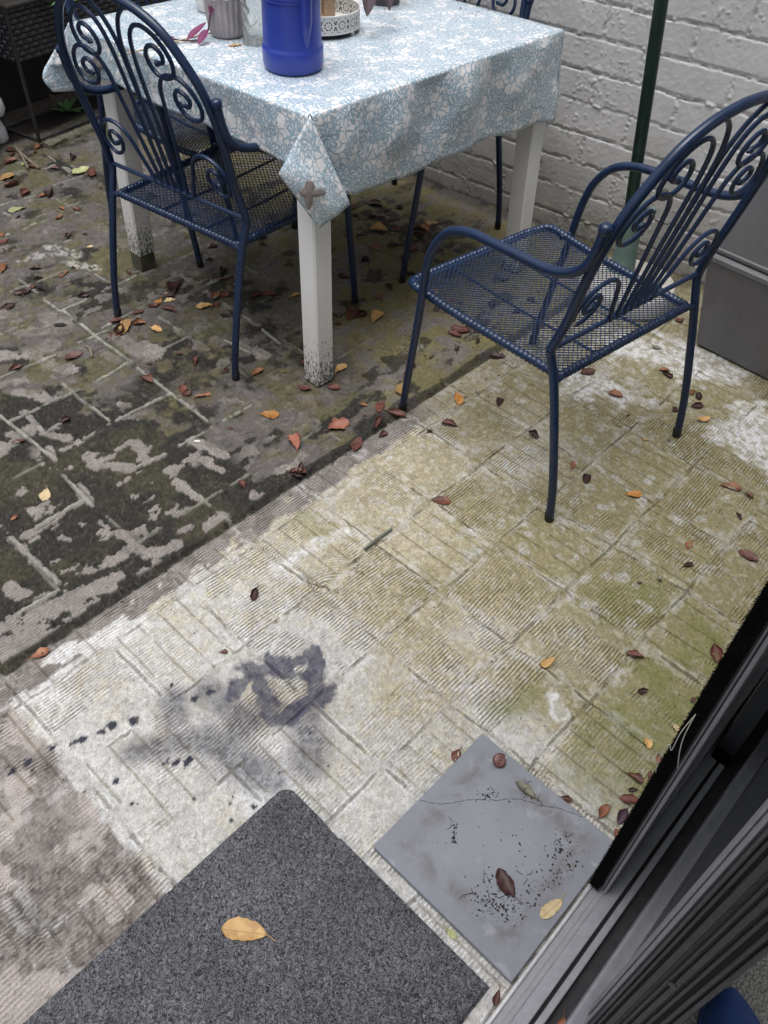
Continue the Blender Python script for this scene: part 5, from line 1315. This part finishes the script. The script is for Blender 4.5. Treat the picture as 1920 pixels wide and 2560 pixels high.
q = MB(); q.tube(spline([(-.178, -.004, 1.66), (-.187, -.004, 1.75), (-.235, -.004, 2.2), (-.278, -.004, 2.6)], 4), [.06, .075, .075, .08, .085, .08, .08, .075, .07, .06, .05, .04, .02][:13], 14); q.build('furled_canopy', mCan, pole)

# ------------------------------------------------------------------ two tapered grey planters, the upper one upside down
m, t, b = new_mat('brushed_grey_fibre')
oc = coord(t); mp = nd(t, 'ShaderNodeMapping'); mp.inputs['Scale'].default_value = (1, 1, .07); mp.inputs['Rotation'].default_value = (0, .12, 0); ln(t, oc, mp.inputs[0])
n1 = noise(t, mp.outputs[0], 95, 4, .7); n2 = noise(t, oc, 6, 5, .6); n3 = noise(t, oc, 60, 4, .7)
c1 = mixc(t, n1, (.112, .112, .122), (.170, .168, .178))
c1 = mixc(t, 1.0, c1, mixc(t, n2, (.72, .72, .72), (1.2, 1.2, 1.2)), 'MULTIPLY')
spt = nd(t, 'ShaderNodeMapRange', i_1=.74, i_2=.77); ln(t, n3, spt.inputs[0])
c1 = mixc(t, mth(t, 'MULTIPLY', spt.outputs[0], .8), c1, (.03, .028, .022))
ln(t, c1, b.inputs['Base Color']); b.inputs['Roughness'].default_value = .6
bump(t, b, n1, .15, .001)
PR = math.atan2(-.711, .703)
def tapered(name, label, z0_, h_, b0, b1, cen, flip):
    th = thing(name, label, 'planter', (cen[0], cen[1], z0_), PR, 'tapered grey planters stacked by the wall')
    q = MB(); q.box((0, 0, h_ / 2), (b0, b0, h_), 0, .006, taper=b1 / b0); q.build('body', m, th)
    q = MB()
    if not flip:
        q.box((0, 0, h_ - .012), (b1 + .004, b1 + .004, .020), 0, .004)
        q.build('rim', m, th)
    else:
        q.box((0, 0, .010), (b0 + .003, b0 + .003, .016), 0, .004); q.build('rim', m, th)
    return th
fd = vec((.711, .703)); fx = vec((.703, -.711))
cen = vec((.94, 2.146)) + fx * .15 + fd * .15
tapered('planter', 'tapered grey planter standing on the patio under an upturned one', .003, .305, .30, .385, cen, False)
tapered('planter', 'upturned tapered grey planter stacked on top of another by the wall', .3085, .36, .360, .26, cen, True)

# ------------------------------------------------------------------ woven planter on a wire stand
m, t, b = new_mat('black_rattan')
oc = coord(t)
br = nd(t, 'ShaderNodeTexBrick'); br.offset = .5; br.inputs['Scale'].default_value = 1.0
br.inputs['Brick Width'].default_value = .046; br.inputs['Row Height'].default_value = .0185; br.inputs['Mortar Size'].default_value = .0040; br.inputs['Mortar Smooth'].default_value = 1.0
uvn = nd(t, 'ShaderNodeUVMap'); ln(t, uvn.outputs[0], br.inputs['Vector'])
c1 = mixc(t, br.outputs['Fac'], (.045, .045, .055), (.005, .005, .006))
ln(t, c1, b.inputs['Base Color']); b.inputs['Roughness'].default_value = .42
bump(t, b, mth(t, 'SUBTRACT', 1.0, br.outputs['Fac']), 1.0, .008)
mRt = m
mWire = simple('dark_steel_bar', (.030, .028, .030), (.018, .017, .018), .55, scale=40, bmp=.2)
c0, c1_, c2_ = vec((-1.514, 3.418)), vec((-1.656, 3.561)), vec((-1.354, 3.688))
ex = (c2_ - c0) / np.linalg.norm(c2_ - c0); ey = vec((-ex[1], ex[0]))
wp = thing('woven_planter', 'black woven rattan planter on a thin metal stand in the back corner', 'planter', (float(c0[0]), float(c0[1]), 0), math.atan2(ex[1], ex[0]))
PLn, PWd, zb, zt_ = .95, .22, .305, .495
def weave(x0, y0, x1, y1, zlo, zhi):
    L = math.hypot(x1 - x0, y1 - y0); nx_, nz_ = int(L / .0060), int((zhi - zlo) / .0037)
    nxv, nyv = (y1 - y0) / L, -(x1 - x0) / L; V = []; U = []
    for i in range(nx_ + 1):
        s_ = L * i / nx_
        for j in range(nz_ + 1):
            z_ = (zhi - zlo) * j / nz_; row_ = int(z_ / .0185 + 1e-6); o = .0050 * math.sin(math.pi * (s_ / .046 + .5 * row_) * 2) * (max(0, math.sin(math.pi * (z_ / .0185 % 1))) ** .5)
            V.append((x0 + (x1 - x0) * s_ / L + nxv * o, y0 + (y1 - y0) * s_ / L + nyv * o, zlo + z_)); U.append((s_, z_))
    F = [(i * (nz_ + 1) + j, (i + 1) * (nz_ + 1) + j, (i + 1) * (nz_ + 1) + j + 1, i * (nz_ + 1) + j + 1) for i in range(nx_) for j in range(nz_)]
    return V, F, U
VV, FF, UU = [], [], []
for seg_ in ((0, 0, PLn, 0), (PLn, 0, PLn, PWd), (PLn, PWd, 0, PWd), (0, PWd, 0, 0)):
    V, F, U = weave(*seg_, zb, zt_); o_ = len(VV); VV += V; UU += U; FF += [tuple(i + o_ for i in f_) for f_ in F]
mer = bpy.data.meshes.new('basket'); mer.from_pydata(VV, [], FF); uvl = mer.uv_layers.new(name='UVMap')
li = np.zeros(len(mer.loops), np.int32); mer.loops.foreach_get('vertex_index', li); uvl.data.foreach_set('uv', np.array(UU, np.float32)[li].ravel())
mer.materials.append(mRt); mer.polygons.foreach_set('use_smooth', [True] * len(mer.polygons))
bo = bpy.data.objects.new('basket', mer); C.objects.link(bo); bo.parent = wp
q = MB(); q.box((PLn / 2, PWd / 2, zb + .004), (PLn - .012, PWd - .012, .008)); q.box((PLn / 2, PWd / 2, zt_ - .03), (PLn - .012, PWd - .012, .02)); q.build('potting_soil', mD, bo)
q = MB(); q.tube([(0, 0, zt_), (PLn, 0, zt_), (PLn, PWd, zt_), (0, PWd, zt_)], .009, 8, closed=True); q.build('rim', mWire, bo)
for x, y in ((.0, .0), (PLn, 0), (0, PWd), (PLn, PWd)):
    q = MB(); q.box((x, y, zb / 2 + .1), (.011, .011, zb + .2), 0, .001); q.build('leg', mWire, wp)
q = MB()
for p0, p1 in (((0, 0), (PLn, 0)), ((0, PWd), (PLn, PWd)), ((0, 0), (0, PWd)), ((PLn, 0), (PLn, PWd))):
    q.tube([(*p0, .010), (*p1, .010)], .0055, 6)
q.build('base_bar', mWire, wp)
mGn = simple('young_green_leaf', (.10, .20, .07), (.055, .13, .04), .5, scale=40)
pg = thing('planter_seedling', 'pale green leafy plant growing at the top of the woven planter', 'plant', (float(c0[0] + ex[0] * .03), float(c0[1] + ex[1] * .03), .47), .4)
rs = random.Random(5)
for k in range(14):
    a_ = rs.uniform(0, 6.3); x, y = rs.uniform(-.02, .22), rs.uniform(.04, .10); L = rs.uniform(.05, .10)
    q = MB(); blade(q, (x, y, .0), (x + L * math.cos(a_) * .8, y + L * math.sin(a_) * .5, L * rs.uniform(.1, .5)), rs.uniform(.010, .018), (0, 0, 1), .2, .1); q.build('leaf', mGn, pg)
# ------------------------------------------------------------------ white mushroom ornament, beige pot, weed, kerb pieces
mOr = simple('white_glazed_ornament', (.66, .67, .70), (.58, .59, .63), .35, scale=10)
ms = thing('mushroom_ornament', 'white mushroom shaped garden ornament at the left edge behind the beige pot', 'ornament', (-1.690, 3.420, 0))
q = MB(); q.lathe([(0, 0), (.040, 0), (.045, .01), (.042, .05), (.030, .085), (.024, .105), (0, .105)], segs=36); q.build('stem', mOr, ms)
q = MB(); q.lathe([(0, .095), (.030, .096), (.055, .105), (.064, .125), (.060, .155), (.046, .190), (.028, .212), (.010, .222), (0, .223)], segs=40); q.build('cap', mOr, ms)
mBg = simple('weathered_beige_clay', (.28, .24, .18), (.17, .15, .115), .85, scale=25, bmp=.4, bscale=120)
q = MB(); q.lathe([(0, 0), (.070, 0), (.074, .01), (.082, .14), (.083, .145), (.076, .146), (.068, .02), (0, .02)], c=(-1.700, 3.255, 0), segs=40)
tag(q.build('plant_pot', mBg), 'beige clay pot cut off by the left edge in front of the white mushroom', 'pot')
wd_ = thing('weed', 'small green weed sprouting from the soil behind the left chair', 'weed', (-1.500, 3.760, 0))
for k in range(9):
    a_ = k * 2.4; L = .05 + .02 * (k % 3); q = MB(); blade(q, (.004 * math.cos(a_), .004 * math.sin(a_), .004), (L * math.cos(a_), L * math.sin(a_), .022 + .012 * (k % 4)), .014, (0, 0, 1), .2, .12); q.build('leaf', mGn, wd_)
mKb = simple('mossy_kerb_stone', (.16, .15, .115), (.085, .08, .055), .9, scale=25, bmp=.7, bscale=90)
rs = random.Random(8)
for k, (x0, y0, x1, y1) in enumerate(((-1.505, 3.395, -1.335, 3.655), (-1.325, 3.67, -1.17, 3.905))):
    d = vec((x1 - x0, y1 - y0)); L = np.linalg.norm(d); d /= L; n_ = vec((-d[1], d[0])); G = []
    pts2 = []
    for i in range(30):
        s_ = L * i / 29; row_ = []
        for (o, z_) in ((-.022, -.004), (-.021, .014), (-.014, .021), (.012, .020), (.020, .012), (.022, -.004)):
            jt_ = (fbm(np.array([s_ + o * 3 + k]), np.array([z_ + o]), .03, 3, 601)[0] - .5) * .016
            p_ = vec((x0, y0)) + d * s_ + n_ * (o + jt_ - .035); row_.append((p_[0], p_[1], z_ + (jt_ * .6 if z_ > 0 else 0)))
        G.append(row_)
    q = MB(); q.grid(G); q.add(G[0], [tuple(range(6))]); q.add(G[-1], [tuple(range(5, -1, -1))])
    tag(q.build('kerb_stone', mKb), ('rough mossy kerb stone along the soil bed in front of the woven planter stand', 'rough mossy kerb stone behind the left chair, half hidden, edging the soil bed')[k], 'kerb stone', 'kerb stones of the soil bed')
# ------------------------------------------------------------------ snail, twigs, thread, stick on the ground
mSn = simple('brown_snail_shell', (.17, .075, .065), (.07, .026, .024), .3, scale=170)
q = MB(); pts, rads = [], []
for k in range(64):
    tt = k / 63; a_ = tt * 2 * math.pi * 2.6; r_ = .0098 * (1 - tt) ** .9 + .0003
    pts.append((r_ * .95 * math.cos(a_), r_ * .95 * math.sin(a_), .0065 + .0065 * tt)); rads.append(.0050 * (1 - tt) ** .8 + .0008)
q.tube(pts, rads, 10)
sn = q.build('snail', mSn); sn.location = (.236, .719, .0145); sn.rotation_euler = (R(20), R(-12), R(40))
tag(sn, 'small brown snail with a spiral shell near the far corner of the grey tile', 'snail')
mTw = simple('dry_twig', (.20, .17, .12), (.12, .10, .07), .85, scale=60, bmp=.4)
def twig(pts, r, label, mt=None):
    q = MB(); q.tube(spline(pts, 5), r, 7); tag(q.build('twig', mt or mTw), label, 'twig', 'twigs on the paving')
twig([(-.042, 1.236, .005), (-.012, 1.268, .009), (.020, 1.305, .005)], .0034, 'grey green broken stick lying on the pale combed paving left of the chair leg', simple('lichened_stick', (.16, .17, .15), (.09, .095, .085), .9, scale=90))
twig([(-1.58, 3.33, .008), (-1.50, 3.23, .012), (-1.43, 3.16, .006)], .006, 'thick dry twig on the ground below the woven planter stand')
twig([(-1.60, 3.36, .006), (-1.53, 3.25, .018), (-1.47, 3.15, .008)], .005, 'paler dry twig crossing the thick twig below the woven planter')
twig([(-.905, 1.985, .004), (-.885, 1.965, .007), (-.87, 1.93, .004)], .004, 'short straw coloured twig stub on the dark moss at the left')
mTh = simple('pale_thread', (.60, .58, .52), (.5, .48, .42), .8)
def dfp(a_, cc, z_): return w2p(a_, cc, z_)
q = MB()
bx0 = .622
q.tube(spline([dfp(bx0 - .014, .050, .60), dfp(bx0 - .017, .048, .555), dfp(bx0 - .016, .043, .52), dfp(bx0 - .012, .036, .485)], 6), .0006, 5)
q.tube(spline([dfp(bx0 - .014, .050, .60), dfp(bx0 - .018, .053, .56), dfp(bx0 - .016, .052, .515), dfp(bx0 - .018, .057, .525), dfp(bx0 - .018, .060, .50), dfp(bx0 - .016, .057, .465), dfp(bx0 - .014, .055, .45)], 6), .0006, 5)
tag(q.build('thread', mTh), 'loose pale thread caught on the black brush strip of the door', 'thread')
mCh = simple('white_chip', (.72, .72, .70), (.6, .6, .58), .6)
P = w2p(.0, 0); q = MB(); q.box((0, 0, .003), (.016, .006, .004), 0, .001); cp = q.build('paint_chip', mCh); cp.location = (-.497, 1.585, .0015); cp.rotation_euler = (.1, .1, .1)
tag(cp, 'bright white paint chip on the dark moss left of the crack', 'chip')
mPb = simple('black_pebble', (.020, .020, .018), (.010, .010, .010), .6, scale=60, bmp=.3)
q = MB(); q.lathe([(0, 0), (.018, .001), (.020, .004), (.014, .008), (0, .009)], segs=20, sy=.34); cp = q.build('pebble', mPb); cp.location = (-1.012, 2.085, .002); cp.rotation_euler = (0, 0, .15)
tag(cp, 'flat black elongated pebble on the moss left of the left chair', 'pebble')

# ------------------------------------------------------------------ fallen leaves
TONES = {'r': ('rust red', (.125, .042, .028), (.060, .022, .016)), 'o': ('orange brown', (.26, .108, .050), (.14, .056, .030)), 'd': ('dark maroon', (.052, .018, .016), (.028, .012, .011)),
         'y': ('tan', (.46, .29, .11), (.34, .19, .07)), 't': ('cream', (.60, .47, .27), (.50, .37, .19)), 'a': ('amber', (.44, .20, .050), (.33, .13, .03)),
         'g': ('pale green', (.33, .34, .17), (.22, .25, .10)), 'b': ('terracotta', (.26, .105, .07), (.20, .075, .05)), 'p': ('purple brown', (.060, .026, .040), (.04, .018, .028)), 'k': ('olive grey', (.14, .13, .09), (.09, .085, .06))}
LM = {}
for k, (nm, ca_, cb_) in TONES.items():
    m, t, b = new_mat('leaf_' + nm.replace(' ', '_'))
    oc = coord(t); oi = nd(t, 'ShaderNodeObjectInfo'); sep = nd(t, 'ShaderNodeSeparateXYZ'); ln(t, oc, sep.inputs[0])
    off_ = nd(t, 'ShaderNodeVectorMath', operation='ADD'); ln(t, oc, off_.inputs[0]); ln(t, oi.outputs['Random'], off_.inputs[1])
    n1 = noise(t, off_.outputs[0], 55, 4, .6)
    r1 = ramp(t, n1, [(.36, cb_), (.58, ca_)])
    vein = mth(t, 'ABSOLUTE', mth(t, 'SINE', mth(t, 'MULTIPLY', mth(t, 'SUBTRACT', sep.outputs[0], mth(t, 'ABSOLUTE', sep.outputs[1])), 950)))
    vm = nd(t, 'ShaderNodeMapRange', i_1=.0, i_2=.22, i_3=.35, i_4=0); ln(t, vein, vm.inputs[0])
    mid_ = nd(t, 'ShaderNodeMapRange', i_1=.0003, i_2=.0011, i_3=.6, i_4=0); ln(t, mth(t, 'ABSOLUTE', sep.outputs[1]), mid_.inputs[0])
    dkv = tuple(x * .55 for x in cb_)
    c1 = mixc(t, mth(t, 'MAXIMUM', vm.outputs[0], mid_.outputs[0]), r1.outputs[0], dkv)
    hv = nd(t, 'ShaderNodeHueSaturation'); ln(t, c1, hv.inputs['Color']); ln(t, mth(t, 'MULTIPLY_ADD', oi.outputs['Random'], .6, .75), hv.inputs['Value'])
    sp_ = nd(t, 'ShaderNodeMapRange', i_1=.68, i_2=.72); ln(t, noise(t, off_.outputs[0], 190, 3), sp_.inputs[0])
    ln(t, mixc(t, mth(t, 'MULTIPLY', sp_.outputs[0], .6), hv.outputs[0], tuple(x * .4 for x in cb_)), b.inputs['Base Color'])
    b.inputs['Roughness'].default_value = .50
    bump(t, b, vein, .25, .0008)
    LM[k] = m
def leaf_mesh(L, wr, curl, bend, twist, rs, lobed=False, stem=True, n=14, mm_=8):
    V = []; W = L * wr * .5; ph = rs.uniform(0, 6)
    for i in range(n + 1):
        t_ = i / n; x = -L / 2 + L * t_
        wv_ = W * (math.sin(math.pi * t_ ** .85) ** .85 if 0 < t_ < 1 else 0) + .0002
        if lobed: wv_ *= .72 + .45 * abs(math.sin(t_ * 9.5))
        wv_ *= 1 + (.05 * math.sin(t_ * 31 + ph) + .14 * math.sin(t_ * 6.5 + ph * 1.7)) * (1 if 0 < i < n else 0)
        skw = .22 * math.sin(ph * 3)
        cu = curl * (.6 + .6 * t_)
        for j in range(mm_ + 1):
            s_ = 2 * j / mm_ - 1; a_ = cu * abs(s_); sg = 1 if s_ > 0 else -1
            if abs(cu) > .05: yy = sg * wv_ * math.sin(a_) / cu; zz = wv_ * (1 - math.cos(a_)) / cu
            else: yy = s_ * wv_; zz = 0
            yy *= 1 + skw * s_; zz *= 1 - skw * s_
            zz += .0012 * math.sin(t_ * 17 + s_ * 3 + ph) * abs(s_)
            tw = twist * (t_ - .5); yr_ = yy * math.cos(tw) - zz * math.sin(tw); zr_ = yy * math.sin(tw) + zz * math.cos(tw)
            V.append((x, yr_ + .10 * L * bend * (t_ - .5) ** 2 * 2, zr_ + bend * L * (t_ - .5) ** 2))
    F = [(i * (mm_ + 1) + j, i * (mm_ + 1) + j + 1, (i + 1) * (mm_ + 1) + j + 1, (i + 1) * (mm_ + 1) + j) for i in range(n) for j in range(mm_)]
    q = MB(); q.add(V, F)
    e = vec(V[n * (mm_ + 1) + mm_ // 2])
    if stem:
        sl = L * rs.uniform(.18, .32); q.tube([e - vec((L * .05, 0, 0)), e + vec((sl * .5, rs.uniform(-.1, .1) * L, .001)), e + vec((sl, rs.uniform(-.18, .18) * L, .0015))], [.0007, .00055, .00045], 5)
    zmin = min(v[2] for v in q.v)
    q.v = [(x, y, z_ - zmin) for x, y, z_ in q.v]
    return q
LEAFGROUP = 'fallen leaves on the patio'
extra = [(.0, 0, 0, 0, 'x')]
rs = random.Random(77)
spec = []
for (x, y, L, yaw, k) in LEAVES: spec.append([x, y, min(L * (.94 if k in 'rod' else 1.04), .085), yaw, k, .003, None])
marks = [('the grey tile', .20, .52), ('the front white table leg', -.217, 1.843), ('the left white table leg', -.871, 2.43), ("the left chair's left rear foot", -.827, 2.15), ("the left chair's right rear foot", -.428, 1.87), ("the pulled-out chair's left front foot", .014, 1.766), ("the pulled-out chair's right rear foot", .799, 1.695), ("the pulled-out chair's left rear foot", .403, 1.352), ('the tapered grey planters', .94, 2.146), ('the black door brush', .62, .80), ('the beige clay pot', -1.66, 3.25), ('the woven planter stand', -1.50, 3.40), ('the doormat corner', -.15, .66), ('the parasol base', .80, 2.38), ('the middle of the dark wet stain', -.24, .98), ('the white paint chip', -.497, 1.585), ('the black pebble', -1.012, 2.085), ('the middle of the pulled-out chair seat', .25, 1.72), ('the broken stick', -.012, 1.268), ('the far chair leg by the wall', .355, 2.848), ('the left chair seat middle', -.47, 2.24), ('the dark foot under the cloth corner', -.11, 2.31), ('the far chair leg nearest the camera', .0, 2.435)]
ordw = ['first', 'second', 'third', 'fourth', 'fifth', 'sixth', 'seventh', 'eighth', 'ninth', 'tenth', 'eleventh', 'twelfth', 'thirteenth', 'fourteenth', 'fifteenth', 'sixteenth', 'seventeenth', 'eighteenth', 'nineteenth', 'twentieth', 'twenty-first', 'twenty-second', 'twenty-third', 'twenty-fourth', 'twenty-fifth', 'twenty-sixth', 'twenty-seventh', 'twenty-eighth', 'twenty-ninth', 'thirtieth']
ranks = {}
for k in TONES:
    ids = [i for i, s in enumerate(spec) if s[4] == k]
    for mi, (nm, mx_, my_) in enumerate(marks):
        for r_, i in enumerate(sorted(ids, key=lambda i: math.hypot(spec[i][0] - mx_, spec[i][1] - my_))): ranks[(i, mi)] = r_
FREE = {}
for i, s in enumerate(spec):
    x, y, L, yaw, k, z_, _ = s
    on_tile = False
    ac = (x * E1[0] + y * E1[1], -x * E1[1] + y * E1[0])
    if .418 < ac[0] < .716 and .062 < ac[1] < .36: z_ = .0150; on_tile = True
    elif ac[0] < .392 and .10 < ac[1] < .555: z_ = .0135
    elif -.02 < ac[1] < .06: z_ = .031
    else: z_ = .0015
    big = L > .05
    curl = rs.uniform(.2, .9) if k in 'tag' else rs.uniform(.45, 2.0)
    if k == 'd': curl = rs.uniform(.9, 2.4)
    wr = rs.uniform(.50, .66) if curl < 1.0 else rs.uniform(.55, .8)
    bend = rs.uniform(.0, .55) * (1 if rs.random() < .7 else -.5)
    if L < .02: bend *= .3
    q = leaf_mesh(L, wr, curl, bend, rs.uniform(-.7, .7), rs, lobed=(k == 'b' or (k == 'o' and i == 0) or i == 6))
    o = q.build('fallen_leaf', LM[k])
    o.location = (x, y, z_); o.rotation_euler = (rs.uniform(-.12, .12), 0, R(yaw) + (math.pi if rs.random() < .5 else 0))
    mi = min(range(len(marks)), key=lambda mi: (ranks[(i, mi)], math.hypot(x - marks[mi][1], y - marks[mi][2])))
    r_ = ranks[(i, mi)]
    shape = 'tightly curled' if curl > 1.15 else ('curled' if curl > .7 else 'flattish')
    tone = TONES[k][0]
    tag(o, '%s %s leaf from %s, %s' % (ordw[r_], tone, marks[mi][0], shape), 'leaf', LEAFGROUP)
# special leaves
def special(L, wr, curl, bend, k, loc, yaw, label, tilt=(0, 0)):
    q = leaf_mesh(L, wr, curl, bend, .1, rs, n=20, mm_=10); o = q.build('fallen_leaf', LM[k]); o.location = loc; o.rotation_euler = (tilt[0], tilt[1], yaw)
    tag(o, label, 'leaf', LEAFGROUP); return o
special(.074, .52, .25, .06, 'y', (-.192, .406, .0135), R(-4), 'large golden leaf with toothed edge lying alone on the grey doormat')
special(.052, .58, .9, .25, 'd', (.233, .500, .0146), R(-62), 'dark red pointed leaf folded on the middle of the grey tile')
special(.050, .45, .30, .10, 't', (.306, .462, .0148), R(38), 'cream oval leaf on the tile edge against the silver sill')
special(.048, .42, 1.3, .05, 'k', (.281, .664, .0146), R(-42), 'brown rolled leaf beside soil clump near the far corner of the tile')
special(.038, .38, .5, .10, 'y', (-.437, 2.284, TT + .001), R(25), 'tan dry leaf lying on the tablecloth before the ribbed pot')
special(.040, .55, .9, .1, 'o', (.300, .292, .009), R(60), 'orange brown leaf lying in the dark channel of the door sill')
special(.028, .55, .9, .1, 'o', (.245, .268, .009), R(20), 'small orange brown leaf at the lower end of the door channel')
special(.042, .7, 1.2, .1, 'd', (-.238, 2.425, TT + .018), R(20), 'dark curled leaf lying inside the white pierced tray')
# crumbs of debris on the cloth
q = MB(); rs = random.Random(31)
for (x, y) in ((1112, 0), (1160, 27), (1157, 35), (1162, 39), (1118, 51), (1184, 54), (1192, 44), (1115, 118), (1223, 27), (1240, 32), (1206, 70), (985, 5), (975, 15)):
    pass
for (x, y) in ((.115, 2.80), (.16, 2.72), (.155, 2.705), (.165, 2.70), (.10, 2.68), (.185, 2.67), (.20, 2.69), (.07, 2.54), (.235, 2.71), (.25, 2.70), (.20, 2.64), (-.03, 2.78), (-.04, 2.76), (-.03, 2.58), (.0, 2.5)):
    crumb(q, x + rs.uniform(-.006, .006), y + rs.uniform(-.006, .006), TT + .0008, rs.choice((.0016, .0022, .003)))
tag(q.build('cloth_crumbs', simple('dry_crumbs', (.16, .11, .06), (.08, .05, .03), .8, scale=200), smooth=False), kind='stuff')
